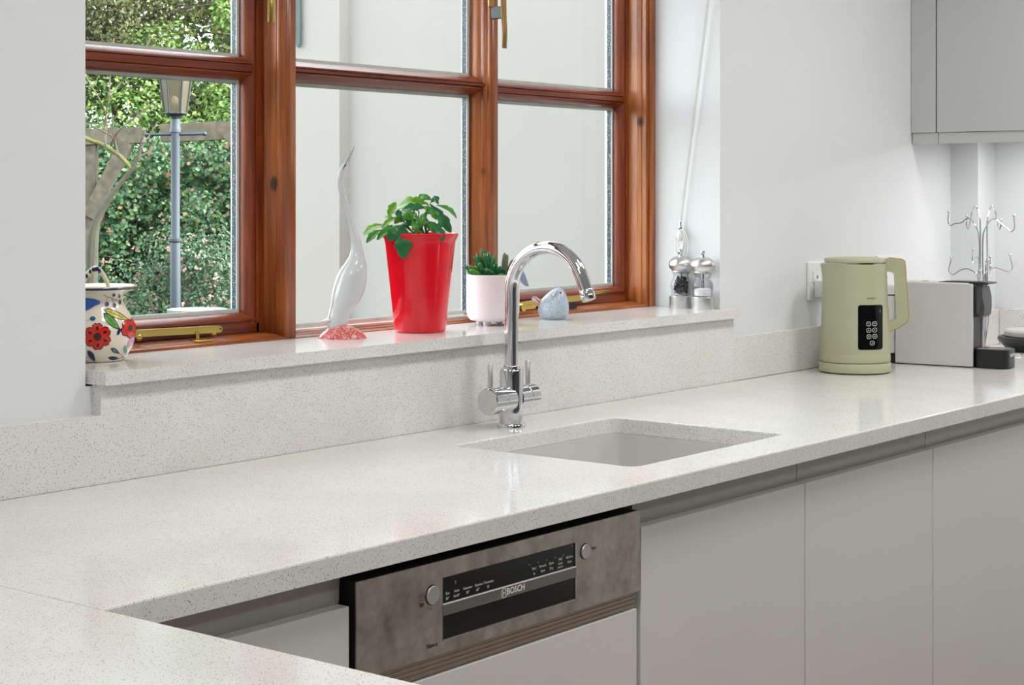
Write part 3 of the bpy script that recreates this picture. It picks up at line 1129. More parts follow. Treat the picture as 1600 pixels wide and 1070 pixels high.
def leafshape(x0, y0, x1, y1, w, n=7):
    dx, dy = x1 - x0, y1 - y0
    L = math.hypot(dx, dy)
    ux, uy = dx / L, dy / L
    up, dn = [], []
    for k in range(n + 1):
        t = k / n
        h = w * math.sin(PI * t ** .8) ** .9
        up.append((x0 + dx * t - uy * h, y0 + dy * t + ux * h))
        dn.append((x0 + dx * t + uy * h, y0 + dy * t - ux * h))
    return up + dn[1:-1][::-1]


def stroke(pts, w):
    L, R = [], []
    for i, (x, y) in enumerate(pts):
        x0, y0 = pts[max(i - 1, 0)]
        x1, y1 = pts[min(i + 1, len(pts) - 1)]
        l = math.hypot(x1 - x0, y1 - y0)
        nx, ny = -(y1 - y0) / l * w / 2, (x1 - x0) / l * w / 2
        L.append((x + nx, y + ny))
        R.append((x - nx, y - ny))
    return L + R[::-1]


# ---- painted jug
JX, JY = 1.676, 2.135
F = Facing(JX, JY)
K = .979e-3
jug = thing('painted_jug', 'cream jug painted with red flowers, at the left end of the sill', 'jug', (JX, JY, S))
jp = [(.0, 0), (.036, 0), (.0395, .0015), (.0455, .009), (.0515, .018), (.0555, .030), (.0573, .044), (.0565, .056), (.0505, .068), (.0430, .080), (.0382, .0905), (.0378, .0955), (.0405, .1005), (.0480, .1065), (.0570, .1110), (.0600, .1135)]
jout = [(r, S + z) for r, z in jp[1:]]
bm = lathe(NB(), jp + [(.0597, .1155), (.0575, .1155), (.0470, .1100), (.0385, .1040), (.0350, .0955), (.0400, .080), (.0530, .050), (.0480, .018), (0, .006)], (JX, JY, S), 48)
jb = obj('body', bm, 'cream', jug, ang=50)
J = lambda x, y: ((x / 6.29 + 130 - 150.5) * K, EYE - (y / 6.29 + 410 - 306.5) * K)
JP = lambda pts: [J(*p) for p in pts]


def paint(name, mat, polys, off=.0005, cuts=1):
    for p in polys:
        obj(name, decal(NB(), p, F, jout, off, cuts), mat, jb)


def petals(cx, cy, r, n, a0, L, w, skip=()):
    out = []
    for k in range(n):
        if k in skip:
            continue
        a = a0 + 2 * PI * k / n
        x, y = cx + r * math.cos(a), cy + r * math.sin(a)
        c, s_ = math.cos(a), math.sin(a)
        out.append([J(x + px * c - py * s_, y + px * s_ + py * c) for px, py in
                    [(-L, 0), (-L * .6, w * .55), (0, w * .95), (L * .55, w), (L * .95, w * .45), (L * .85, 0), (L * .95, -w * .45), (L * .55, -w), (0, -w * .95), (-L * .6, -w * .55)]])
    return out


paint('petal_outline', 'p_dark', petals(130, 705, 70, 6, .5, 66, 52) + petals(450, 640, 48, 5, .2, 58, 48, ()), .0004)
paint('petal', 'p_red', petals(130, 705, 70, 6, .5, 58, 45) + petals(450, 640, 48, 5, .2, 50, 41, ()), .0007)
paint('flower_centre', 'p_dark', [[J(*p) for p in ellipse(130, 705, 38, 38)], [J(*p) for p in ellipse(445, 640, 24, 30)]] +
      [[J(*p) for p in ellipse(130 + 82 * math.cos(.5 + k * PI / 3), 705 + 82 * math.sin(.5 + k * PI / 3), 20, 11, .5 + k * PI / 3)] for k in range(6)], .0010)
paint('leaf_outline', 'p_navy', [leafshape(*J(184, 478), *J(345, 652), 40 * K / 6.29), leafshape(*J(180, 442), *J(440, 568), 34 * K / 6.29)], .0004)
paint('green_leaf', 'p_green', [leafshape(*J(196, 492), *J(333, 640), 31 * K / 6.29)], .0007)
paint('yellow_leaf', 'p_yellow', [leafshape(*J(196, 450), *J(425, 560), 25 * K / 6.29)], .0007)
paint('leaf_vein', 'p_navy', [stroke(JP([(196, 492), (255, 555), (333, 640)]), .0006), stroke(JP([(196, 450), (300, 500), (425, 560)]), .0006)] +
      [stroke(JP([(250 + 38 * k, 476 + 18 * k), (268 + 38 * k, 462 + 18 * k)]), .0005) for k in range(4)], .0010)
paint('navy_leaf', 'p_navy', [leafshape(*J(36, 838), *J(108, 950), 26 * K / 6.29), leafshape(*J(255, 822), *J(340, 885), 20 * K / 6.29), leafshape(*J(230, 922), *J(338, 938), 20 * K / 6.29),
                             leafshape(*J(318, 700), *J(345, 628), 15 * K / 6.29), leafshape(*J(368, 668), *J(335, 632), 9 * K / 6.29)], .0006)
paint('teal_leaf', 'p_teal', [leafshape(*J(388, 805), *J(402, 905), 17 * K / 6.29), leafshape(*J(270, 832), *J(318, 870), 9 * K / 6.29)], .0009)
paint('pink_petal', 'p_pink', [[J(*p) for p in ellipse(448, 780, 24, 60, .45)]], .0005)
paint('berry', 'p_navy', [[J(*p) for p in ellipse(x, y, a, b)] for x, y, a, b in ((285, 313, 15, 18), (217, 400, 22, 20), (290, 416, 18, 22), (338, 328, 14, 22), (345, 388, 13, 24), (84, 532, 27, 21))], .0006)
paint('blue_splash', 'p_blue', [JP([(-40, 345), (30, 338), (110, 350), (158, 372), (152, 395), (110, 410), (60, 440), (20, 458), (-40, 452)]), [J(*p) for p in ellipse(84, 532, 20, 15)],
                               [J(*p) for p in ellipse(216, 402, 13, 11)]], .0009)
paint('stem', 'p_navy', [stroke(JP([(190, 305), (215, 325), (265, 345), (300, 370), (320, 345)]), .0006), stroke(JP([(215, 325), (217, 385)]), .0005), stroke(JP([(265, 345), (288, 320)]), .0005),
                         stroke(JP([(270, 350), (290, 400)]), .0005), stroke(JP([(300, 370), (345, 375)]), .0005), stroke(JP([(25, 550), (65, 535)]), .0005),
                         stroke(JP([(30, 905), (90, 950), (155, 988)]), .0007), stroke(JP([(320, 870), (360, 910), (380, 935)]), .0006), stroke(JP([(335, 940), (375, 930)]), .0006)], .0007)
bm = lathe(NB(), [(.0575, .1100), (.0587, .1111), (.0600, .1122), (.0606, .1129), (.0602, .1137), (.059, .1125)], (JX, JY, S), 48, close=False)
obj('rim_band', bm, 'p_navy', jb)
bm = NB()
path = spline([F(-.026, -.040, S + .112), F(-.020, -.038, S + .124), F(-.006, -.030, S + .1385), F(.003, -.026, S + .1375), F(.012, -.032, S + .124), F(.0165, -.040, S + .112)], 6)
tube(bm, path, [.0052 - .0022 * i / len(path) for i in range(len(path))], 12)
h = obj('handle', bm, 'cream', jug)
bm = NB()
for k in range(9):
    q = path[2 + k * 2] if 2 + k * 2 < len(path) else path[-1]
    ball(bm, q + F.t * .0038 + Vector((0, 0, rnd.uniform(-.001, .002))), .0030, 1, .7, 1.2, 8, 6)
obj('handle_pattern', bm, 'p_navy', h)

# ---- ceramic goose
GX, GY = 2.208, 2.128
F = Facing(GX, GY)
K = 1.133e-3
gs = thing('goose_figurine', 'tall white ceramic goose with raised beak, beside the red pot', 'figurine', (GX, GY, S))
G = lambda x, y: ((x / 3.345 + 460 - 517.5) * K, EYE - (y / 3.345 + 220 - 306.5) * K)


def slices(rows, F, G, K, sc, dep=.85, n=24):
    bm = NB()
    rings = []
    for row in rows:
        x, y, hw = row[:3]
        s_, z = G(x, y)
        hw = hw / sc * K
        dp = hw * (row[3] if len(row) > 3 else dep)
        tz = row[4] if len(row) > 4 else 0
        rings.append([bm.verts.new(F(s_ + hw * math.cos(2 * PI * k / n), dp * math.sin(2 * PI * k / n), z + tz * math.cos(2 * PI * k / n))) for k in range(n)])
    for A, B in zip(rings, rings[1:]):
        for k in range(n):
            bm.faces.new((A[k], A[(k + 1) % n], B[(k + 1) % n], B[k]))
    bm.faces.new(rings[0])
    bm.faces.new(rings[-1])
    return bm


rows = [(164, 990, 46), (162, 965, 50), (165, 940, 56), (175, 912, 58), (193, 872, 68), (206, 845, 76), (215, 815, 82), (225, 780, 85), (233, 745, 84), (243, 700, 78), (252, 665, 68), (261, 635, 53),
        (266, 610, 42), (268, 590, 35), (268, 560, 30.5), (262, 525, 26.5), (254, 495, 23.2), (247, 470, 21.2), (238, 435, 19), (228, 400, 17.5), (217, 360, 16.3), (206, 320, 15.8), (197, 290, 15.6), (189, 260, 15.2), (184, 230, 15), (182, 200, 15.2),
        (184, 178, 16), (190, 158, 17), (198, 140, 17), (206, 124, 14.5), (213, 112, 11.5)]
obj('body', slices(rows, F, G, K, 3.345), 'goose', gs, ang=60)
rows = [(205, 128, 13.5), (213, 111, 11.6), (222, 94, 9.6, .8), (232, 74, 7.6, .8), (242, 53, 5.4, .8), (249, 38, 3.6, .8), (253, 29, 1.8)]
obj('beak', slices(rows, F, G, K, 3.345, n=14), 'beak', gs, ang=60)
bm = NB()
s_, z = G(207, 128)
ball(bm, F(s_, .0046, z), .0017)
tube(bm, [F(s_ + .002, .0042, z + .004), F(s_ - .001, .0049, z - .001), F(s_ - .004, .0050, z - .007)], .0006, 6)
obj('eye', bm, 'dark_text', gs)
bm = NB()
s0, z0 = G(125, 935)
prev = None
A = []
for a, hw in ((130, 20), (112, 18), (95, 12), (80, 2)):
    s_, z = G(a, 938 + (130 - a) * .14)
    A.append([bm.verts.new(F(s_, hw * K / 3.345 * 2.2 * math.cos(2 * PI * k / 10), z + hw * K / 3.345 * .8 * math.sin(2 * PI * k / 10))) for k in range(10)])
for P_, Q_ in zip(A, A[1:]):
    for k in range(10):
        bm.faces.new((P_[k], P_[(k + 1) % 10], Q_[(k + 1) % 10], Q_[k]))
bm.faces.new(A[0])
bm.faces.new(A[-1])
obj('tail', bm, 'goose', gs, ang=60)
rows = [(192, 1049, 120, .8), (192, 1043, 127, .8), (192, 1032, 127, .8), (193, 1020, 120, .8), (193, 1008, 110, .8), (192, 996, 96, .8), (190, 985, 80, .85), (189, 975, 64, .9), (189, 967, 46, .9), (189, 963, 24, .9)]
obj('mound', slices(rows, F, G, K, 3.345), 'goose_base', gs, ang=60)


# ---- leaves of the pot plants
def lobed_leaf(name, lobes=3):
    """a unit leaf along +X (length 1), folded at the midrib, lobed edge, drooping"""
    bm = NB()
    n = 34
    rows = []
    for i in range(n + 1):
        t = i / n
        w = float(np.interp(t, [0, .12, .3, .42, .47, .62, .72, .76, .86, .94, 1], [.03, .07, .2, .27, .2, .31, .31, .22, .2, .12, .01]))
        x = t
        zz = .10 * math.sin(t * PI) - .10 * t * t
        rows.append([(x, sgn * w * q, zz + abs(q) * w * .35 - (abs(q) ** 2) * w * .18) for sgn, q in ((-1, 1), (-1, .5), (1, 0), (1, .5), (1, 1))])
    for lo, dz in ((0, .012), (1, -.012)):
        V = [[bm.verts.new((p[0], p[1], p[2] + dz)) for p in r] for r in rows]
        for a, b in zip(V, V[1:]):
            for k in range(4):
                bm.faces.new((a[k], a[k + 1], b[k + 1], b[k]))
    bmesh.ops.recalc_face_normals(bm, faces=bm.faces)
    for f in bm.faces:
        f.smooth = True
    me = bpy.data.meshes.new(name)
    bm.to_mesh(me)
    bm.free()
    return me


def leaf_tone(name, rgb, rough=.24):
    m = M(name, rough=rough)
    v = m.coords()
    m.col(m.ramp(m.noise(v, 3, 3), [(.3, srgb(*[c * .82 for c in rgb])), (.7, srgb(*rgb))]))
    tl = m.n('ShaderNodeBsdfTranslucent')
    tl.inputs[0].default_value = srgb(*[min(255, c * 1.15) for c in rgb])
    mx = m.n('ShaderNodeMixShader')
    mx.inputs[0].default_value = .28
    m.l(m.p.outputs[0], mx.inputs[1])
    m.l(tl.outputs[0], mx.inputs[2])
    m.l(mx.outputs[0], m.out.inputs[0])
    return m.m


TONES = [leaf_tone('fresh_green_leaf', (122, 176, 50)), leaf_tone('mid_green_leaf', (90, 160, 62)), leaf_tone('deep_green_leaf', (58, 132, 76))]
LEAFM = []
for t_ in TONES:
    me = lobed_leaf('lobed_leaf')
    me.materials.append(t_)
    LEAFM.append(me)


def put_leaf(parent, me, a, b, up, wid=1.0):
    """copy of the unit leaf from point a to point b, its upper side towards up"""
    a, b = Vector(a), Vector(b)
    x = b - a
    L = x.length
    x.normalize()
    y = up.cross(x).normalized()
    z = x.cross(y)
    o = bpy.data.objects.new('leaf', me)
    COL.objects.link(o)
    o.parent = parent
    m = Matrix((x, y, z)).transposed().to_4x4()
    o.matrix_local = Matrix.Translation(a - base(parent)) @ m @ Matrix.Diagonal((L, L * wid, L, 1))
    return o


# ---- red pot
RX, RY = 2.404, 2.117
F = Facing(RX, RY)
K = 1.193e-3
rp = thing('potted_plant', 'lobed green house plant in a tall glossy red pot', 'plant', (RX, RY, S))
hp = .1825
bm = lathe(NB(), [(0, 0), (.0455, 0), (.0475, .002), (.0480, .006), (.0635, .150), (.0655, .166), (.0670, .172), (.0705, .178), (.0715, .1805), (.0708, .183), (.0680, .1835), (.0655, .181), (.0630, .168), (.0600, .12), (0, .118)], (RX, RY, S), 56)
obj('pot', bm, 'red', rp, ang=40)
bm = lathe(NB(), [(.0605, .160), (.0600, .163), (.03, .166), (0, .167)], (RX, RY, S), 24)
obj('soil', bm, 'soil', rp)
H_ = lambda x, y: ((x / 8.23 + 560 - 657) * K, EYE - (y / 8.23 + 290 - 306.5) * K)
LV = [  # base, tip, depth at base and tip, tone, width, tilt of its upper side
    ((360, 500), (66, 612), .02, .03, 0, .72, (.1, .5, 1)), ((330, 560), (118, 705), .03, .05, 1, .6, (.2, .6, 1)), ((395, 425), (478, 208), .0, .0, 0, .85, (-.5, 1, .3)),
    ((900, 235), (500, 250), -.01, -.02, 0, 1.0, (0, .7, 1)), ((890, 290), (560, 300), .01, .01, 2, .7, (0, .8, .8)), ((585, 480), (585, 912), .045, .066, 2, .8, (0, 1, .5)),
    ((590, 490), (390, 690), .05, .062, 2, .95, (.2, 1, .6)), ((520, 520), (245, 668), .04, .05, 1, .55, (.1, 1, 1)), ((570, 470), (510, 300), .035, .03, 2, .8, (-.2, 1, .3)),
    ((880, 330), (770, 540), .04, .055, 1, .75, (0, 1, .3)), ((920, 230), (1196, 590), .03, .04, 2, .52, (-.3, 1, .7)), ((1010, 250), (1285, 402), .01, .0, 1, .62, (0, .6, 1)),
    ((980, 470), (1085, 690), .04, .06, 2, .8, (0, 1, .3)), ((930, 220), (1045, 140), -.01, -.02, 2, .9, (0, 1, .5)), ((960, 190), (795, 140), -.01, -.02, 1, .8, (0, 1, .7)),
    ((890, 280), (1010, 430), .045, .05, 1, .6, (0, 1, .4)), ((640, 330), (770, 420), .04, .05, 1, .8, (0, 1, .6)), ((480, 440), (330, 390), .01, .0, 0, .6, (0, 1, 1)),
    ((540, 400), (300, 530), .025, .03, 0, .5, (0, .8, 1)), ((760, 420), (600, 520), .03, .045, 2, .7, (0, 1, .6)), ((850, 480), (980, 590), .02, .03, 2, .7, (0, 1, .6)),
    ((700, 250), (900, 110), -.02, -.03, 1, .7, (0, 1, .6)), ((950, 160), (1040, 230), 0, .0, 2, .7, (0, 1, .6)), ((700, 500), (850, 600), .02, .02, 1, .8, (0, 1, .8)),
    ((780, 330), (560, 260), -.03, -.04, 1, .9, (0, .8, 1)), ((860, 380), (1060, 320), -.03, -.04, 1, .8, (0, .8, 1)), ((600, 420), (450, 330), -.03, -.04, 2, .8, (0, .8, 1)),
    ((780, 450), (930, 480), -.02, -.03, 2, .9, (0, 1, .5)), ((680, 430), (520, 440), -.02, -.03, 2, .9, (0, 1, .5)), ((1000, 520), (1110, 480), -.01, -.02, 2, .8, (0, 1, .5)),
      ((640, 380), (470, 470), .02, .035, 0, .8, (0, 1, .7)), ((720, 300), (620, 170), -.02, -.03, 0, .8, (0, 1, .5)), ((850, 260), (960, 360), .03, .05, 1, .8, (0, 1, .5)),
      ((700, 440), (760, 600), .05, .06, 1, .9, (0, 1, .4)), ((560, 350), (690, 420), .03, .05, 1, .9, (0, 1, .5)), ((820, 180), (700, 190), .0, .01, 0, .9, (0, 1, .7)),
      ((450, 500), (330, 610), .03, .045, 1, .8, (.1, 1, .7)), ((900, 450), (1010, 600), .03, .05, 1, .8, (0, 1, .4)), ((940, 330), (1090, 440), .02, .03, 1, .8, (0, 1, .5)), ((620, 560), (520, 600), .03, .05, 2, .9, (0, 1, .7))]
for (p0, p1, t0, t1, tone, wd_, up) in LV:
    s0, z0 = H_(*p0)
    s1, z1 = H_(*p1)
    put_leaf(rp, LEAFM[tone], F(s0, t0, z0), F(s1, t1, z1), (F.s * up[0] + F.t * up[1] + Vector((0, 0, up[2]))), wd_)
bm = NB()
for k in range(9):
    a = rnd.uniform(0, 2 * PI)
    tgt = LV[k * 3][0]
    s0, z0 = H_(*tgt)
    tube(bm, spline([F(.02 * math.cos(a), .02 * math.sin(a), S + .164), F(s0 * .6, LV[k * 3][2] * .7, (S + .17 + z0) / 2 + .004), F(s0, LV[k * 3][2], z0)], 4), .0014, 6)
obj('stem', bm, leaf_tone('green_stem', (96, 132, 56)), rp)

# ---- small white pot with succulent
CX_, CY_ = 2.617, 2.115
F = Facing(CX_, CY_)
K = 1.262e-3
sc_ = thing('potted_succulent', 'finger-leaved succulent in a small white pot on stub feet behind the tap', 'plant', (CX_, CY_, S))
bm = lathe(NB(), [(0, .0085), (.034, .0085), (.044, .0105), (.0495, .0165), (.0518, .026), (.0522, .060), (.0520, .0985), (.0508, .0995), (.0490, .0990), (.0485, .085), (0, .084)], (CX_, CY_, S), 52)
pt = obj('pot', bm, 'pot_pink', sc_, ang=45)
for k in range(3):
    a = math.radians(-100 + 120 * k)
    q = F(.022 * math.cos(a) - .008, .022 * math.sin(a) * -1, S)
    bm = lathe(NB(), [(0, 0), (.0055, 0), (.0072, .003), (.0085, .010)], (q.x, q.y, S), 16)
    obj('foot', bm, 'pot_pink', sc_)
bm = lathe(NB(), [(.0485, .086), (.03, .091), (0, .093)], (CX_, CY_, S), 24)
obj('soil', bm, 'soil', sc_)


def finger_leaf(a, b, r, mat):
    r *= 1.15
    a, b = Vector(a), Vector(b)
    mid = (a + b) / 2 + Vector((0, 0, .003))
    p = spline([a, mid, b], 5)
    n = len(p)
    rr = [r * (.55 + .45 * math.sin(PI * min(1, .25 + .62 * i / (n - 1)))) for i in range(n)]
    rr[-1] *= .45
    bm = tube(NB(), p, rr, 9, flat=(1, .75))
    obj('leaf', bm, mat, sc_, ang=70)


Q_ = lambda x, y: ((x / 7.645 + 725 - 771.5) * K, EYE - (y / 7.645 + 375 - 306.5) * K)
FL = [((150, 420), (30, 300), .02), ((170, 425), (75, 290), .03), ((190, 415), (160, 240), .0), ((230, 410), (195, 260), .035), ((260, 400), (125, 190), .01), ((250, 380), (165, 150), -.01),
      ((290, 390), (225, 90), .0), ((320, 380), (255, 150), .015), ((340, 380), (305, 140), -.01), ((330, 390), (375, 180), .0), ((350, 400), (360, 210), .02), ((390, 400), (385, 270), .03),
      ((420, 410), (440, 300), .035), ((260, 430), (285, 320), .04), ((300, 430), (300, 330), .045), ((220, 430), (90, 340), .04), ((130, 425), (45, 350), .0), ((480, 420), (500, 330), .02),
      ((360, 430), (330, 360), .045), ((200, 430), (150, 300), .03), ((420, 430), (470, 400), .04)]
for p0, p1, t in FL:
    s0, z0 = Q_(*p0)
    s1, z1 = Q_(*p1)
    tone = rnd.choice(['leaf_suc'] * 3)
    finger_leaf(F(s0 * .8, t * .6, S + .09), F(s1, t, z1), .0052, TONES[2] if rnd.random() < .6 else TONES[1])
for p0, p1 in (((470, 420), (495, 150)), ((495, 420), (525, 170)), ((520, 430), (598, 230))):
    s0, z0 = Q_(*p0)
    s1, z1 = Q_(*p1)
    finger_leaf(F(s0, -.01, S + .09), F(s1, -.012, z1), .0044, 'leaf_suc_tip')
bm = NB()
A = [Q_(*p) for p in ((668, 440), (715, 360), (742, 420), (782, 543), (740, 540), (690, 500))]
vs = [bm.verts.new(F(s_, .012 - .006 * i / 5, z_)) for i, (s_, z_) in enumerate(A)]
f = bm.faces.new(vs)
g = bmesh.ops.extrude_face_region(bm, geom=[f])
bmesh.ops.translate(bm, verts=[v for v in g['geom'] if isinstance(v, bmesh.types.BMVert)], vec=-F.t * .0008)
obj('plant_label', bm, 'tag', sc_, label='blue grey plastic label at the pot rim')

# ---- ceramic bird
BX, BY = 2.820, 2.119
F = Facing(BX, BY)
K = 1.318e-3
bd = thing('bird_figurine', 'round speckled pale ceramic robin on the sill behind the spout', 'figurine', (BX, BY, S))
Bq = lambda x, y: ((x / 11.034 + 815 - 860.5) * K, EYE - (y / 11.034 + 440 - 306.5) * K)
rows = [(500, 660, 160, .8), (498, 645, 190, .85), (497, 600, 235), (497, 540, 256), (500, 470, 266), (505, 400, 258), (512, 330, 238), (525, 270, 208), (545, 215, 170), (562, 170, 130), (575, 135, 96), (580, 112, 62), (582, 100, 24)]
obj('body', slices(rows, F, Bq, K, 11.034, .95, 28), 'bird', bd, ang=60)
bm = NB()
s_, z = Bq(530, 200)
tube(bm, [F(s_, .014, z + .002), F(s_ - .002, .024, z - .001), F(s_ - .004, .0305, z - .0035)], [.0042, .003, .0006], 10)
obj('beak', bm, 'beak', bd)
bm = NB()
for x, y, t in ((620, 180, .0135), (505, 178, .0125)):
    s_, z = Bq(x, y)
    ball(bm, F(s_, t, z), .0020)
obj('eye', bm, 'blackgloss', bd)
bm = NB()
rows = [(300, 530, 20, .6), (290, 480, 52, .9), (300, 420, 62, 1.3), (322, 360, 44, 1.6), (345, 320, 12, 1.5)]
g = slices(rows, F, Bq, K, 11.034, .9, 16)
obj('wing', g, 'bird_wing', bd, ang=60)
bm = NB()
s0, z0 = Bq(270, 370)
s1, z1 = Bq(165, 290)
tube(bm, [F(s0, -.004, z0), F((s0 + s1) / 2, -.006, (z0 + z1) / 2), F(s1, -.006, z1), F(s1 - .003, -.006, z1 + .003)], [.007, .0085, .0085, .0045], 14, flat=(1, .7))
tl_ = obj('tail', bm, 'bird_tail', bd, ang=60)
bm = NB()
for k in (-1, 0, 1):
    off = Vector((0, 0, k * .004))
    tube(bm, [F(s0, .002, z0) + off, F((s0 + s1) / 2, .0012, (z0 + z1) / 2) + off, F(s1, .0008, z1) + off * 1.2], .0013, 6)
obj('tail_stripe', bm, 'bird_wing', tl_)


# ---- pepper and salt mills
def mill(px, py, name, label, fill):
    t = thing(name, label, 'mill', (px, py, S), None)
    c = (px, py, S)
    bm = lathe(NB(), [(0, 0), (.0255, 0), (.0258, .001), (.0258, .0262), (.0250, .0272), (.0225, .0275)], c, 36)
    obj('base_cup', bm, 'brushed', t)
    bm = lathe(NB(), [(.0222, .0276), (.0225, .034), (.0215, .0375), (.0228, .041), (.0243, .050), (.0228, .058), (.0185, .066), (.0170, .071), (.0185, .0765), (.0200, .080),
                      (.0175, .080), (.0160, .072), (.0165, .066), (.0205, .057), (.0220, .050), (.0205, .041), (.0195, .0376), (.0200, .030)], c, 36, close=False)
    obj('window', bm, 'acrylic', t)
    if fill == 'pepper':
        bm = NB()
        r2 = random.Random(3)
        for k in range(190):
            a = r2.uniform(0, 2 * PI)
            zz = r2.uniform(.033, .069)
            rm = max(.002, (.0185 if zz < .058 else .0150) - .003)
            rr = rm * math.sqrt(r2.random())
            bmesh.ops.create_icosphere(bm, subdivisions=1, radius=.0027, matrix=Matrix.Translation((px + rr * math.cos(a), py + rr * math.sin(a), S + zz)))
        o = obj('peppercorns', bm, 'pepper', t)
        o['kind'] = 'stuff'
    else:
        bm = lathe(NB(), [(0, .030), (.0185, .0302), (.0188, .040), (.0192, .044), (.012, .0465), (0, .047)], c, 28)
        o = obj('salt', bm, 'salt', t)
        o['kind'] = 'stuff'
    bm = lathe(NB(), [(.0035, .0276), (.0035, .082)], c, 12)
    obj('spindle', bm, 'chrome', t)
    bm = lathe(NB(), [(.0188, .0802), (.0205, .0815), (.0205, .084), (.0215, .0850), (.0262, .0905), (.0278, .0975), (.0262, .1045), (.0210, .1110), (.0130, .1155), (.0055, .117), (0, .1173)], c, 40)
    obj('cap', bm, 'brushed', t)
    bm = lathe(NB(), [(.0040, .1168), (.0034, .121), (.0040, .1245), (.0060, .1275), (.0058, .1292), (0, .1300)], c, 18)
    obj('knob', bm, 'chrome', t)


mill(3.2895, 2.112, 'pepper_mill', 'steel capped clear pepper mill full of black peppercorns', 'pepper')
mill(3.2780, 2.0465, 'salt_mill', 'steel capped clear salt mill with white salt, right of the pepper', 'salt')

# ---- blind cord on a cleat, on the right reveal
XC = 3.2985
bc = thing('blind_cord', 'thin white pull cord wound on a cleat above the mills', 'cord', (XC, 2.117, 1.23))
bm = NB()
tube(bm, [(XC - .004, 2.1145, 1.262), (XC - .004, 2.080, 1.50), (XC - .003, 2.0405, 1.77), (XC - .003, 2.005, 2.05), (XC - .001, 1.962, 2.395)], .0014, 6)
tube(bm, [(XC - .006, 2.117, 1.262), (XC - .006, 2.083, 1.50), (XC - .005, 2.0435, 1.77), (XC - .005, 2.008, 2.05), (XC - .003, 1.965, 2.395)], .0011, 6)
obj('line', bm, 'cord', bc)
bm = NB()
for k in range(3):
    path = [(XC - .008 - .001 * k, 2.117 - .004 * k + (.011 + .003 * k) * math.cos(2 * PI * i / 20), 1.222 - .004 * k + (.027 + .004 * k) * math.sin(2 * PI * i / 20)) for i in range(21)]
    tube(bm, path, .0011, 6, caps=False)
obj('coil', bm, 'cord', bc)
bm = NB()
box(bm, XC - .004, XC - .0005, 2.1105, 2.1225, 1.198, 1.248, bev=.0012)
ball(bm, (XC - .008, 2.1165, 1.236), .0075, .8, 1, 1.6)
obj('cleat', bm, 'whiteplastic', bc)
bm = NB()
lathe(bm, [(.0028, 0), (.0044, .003), (.0044, .008), (.0028, .013), (.0036, .018), (.0026, .0225)], (XC - .0055, 2.1155, 1.247), 14)
obj('cord_end', bm, 'chrome', bc)
obj('cord_end', lathe(NB(), [(.0028, 0), (.0040, .004), (.0030, .014)], (XC - .0075, 2.116, 1.192), 12), 'chrome', bc)

# ------------------------------------------------------------------ electric kettle
KX, KY = 3.695, 1.885
F = Facing(KX, KY)
K = 1.513e-3
kt = thing('electric_kettle', 'sage green electric kettle with black touch panel, on the worktop', 'kettle', (KX, KY, W))
bm = lathe(NB(), [(0, .002), (.081, .002), (.0840, .004), (.0843, .008), (.0838, .0225), (.0825, .0245), (.078, .0248)], (KX, KY, W), 64)
obj('power_base', bm, 'sage', kt)
bm = lathe(NB(), [(.075, 0), (.076, .0022)], (KX, KY, W), 40)
obj('base_foot', bm, 'dark', kt)
kp = [(.0822, .0275), (.0828, .030), (.0824, .044), (.0820, .0455), (.0823, .047), (.0795, .110), (.0762, .180), (.0745, .225), (.0738, .2545)]
kprof = [(r, W + z) for r, z in kp]
bm = lathe(NB(), [(.077, .0252), (.0808, .0258)] + kp + [(.0725, .2555), (.070, .2556)], (KX, KY, W), 72)
# pouring lip on the left: pull the rim outwards
for v in bm.verts:
    rel = v.co - F.c
    a = rel.dot(F.s)
    z = v.co.z - W
    if a < 0 and z > .19:
        dirr = -rel.dot(F.s) / max(1e-6, math.hypot(rel.x, rel.y))
        k = max(0, (dirr - .86) / .14) * (max(0, z - .205) / .05) ** 1.4
        v.co -= F.s * .007 * min(1.2, k)
kb = obj('body', bm, 'sage', kt, ang=40)
bm = lathe(NB(), [(.0705, .2556), (.0705, .2590)], (KX, KY, W), 56)
obj('lid_gap', bm, 'steel_trim', kt)
bm = lathe(NB(), [(.0700, .2592), (.0717, .2600), (.0717, .2655), (.0700, .2685), (.055, .2705), (0, .2715)], (KX, KY, W), 64)
obj('lid', bm, 'sage', kt)
# handle: closed D on the right, turned a little away
Z = lambda y: EYE - (y / 4.8625 + 380 - 306.5) * K
Sx = lambda x: (x / 4.8625 + 1280 - 1335.5) * K
outer = [(470, 113), (560, 116), (618, 122), (636, 134), (641, 160), (652, 360), (668, 545), (660, 580), (634, 608), (585, 640), (500, 672)]
inner = [(470, 212), (530, 214), (552, 222), (560, 240), (568, 390), (580, 560), (572, 574), (545, 586), (500, 596)]
bm = NB()
poly = [(Sx(x), Z(y)) for x, y in outer] + [(Sx(x), Z(y)) for x, y in inner[::-1]]
prism(bm, poly, lambda u, v, t: F(u, t - .012, v), -.0155, .0155)
es = [e for e in bm.edges if len(e.link_faces) == 2 and e.calc_face_angle(0) > .9 and abs((e.verts[0].co - e.verts[1].co).dot(F.t)) < .01]
bmesh.ops.bevel(bm, geom=es, offset=.004, segments=3, affect='EDGES')
hd = obj('handle', bm, 'sage', kt, ang=40)
bm = NB()
edge = [(Sx(x), Z(y)) for x, y in [(520, 112)] + outer[1:]]
prism(bm, stroke(edge, .0034), lambda u, v, t: F(u + .0006, t - .012, v), -.0120, .0120)
obj('handle_strip', bm, 'copper', hd)
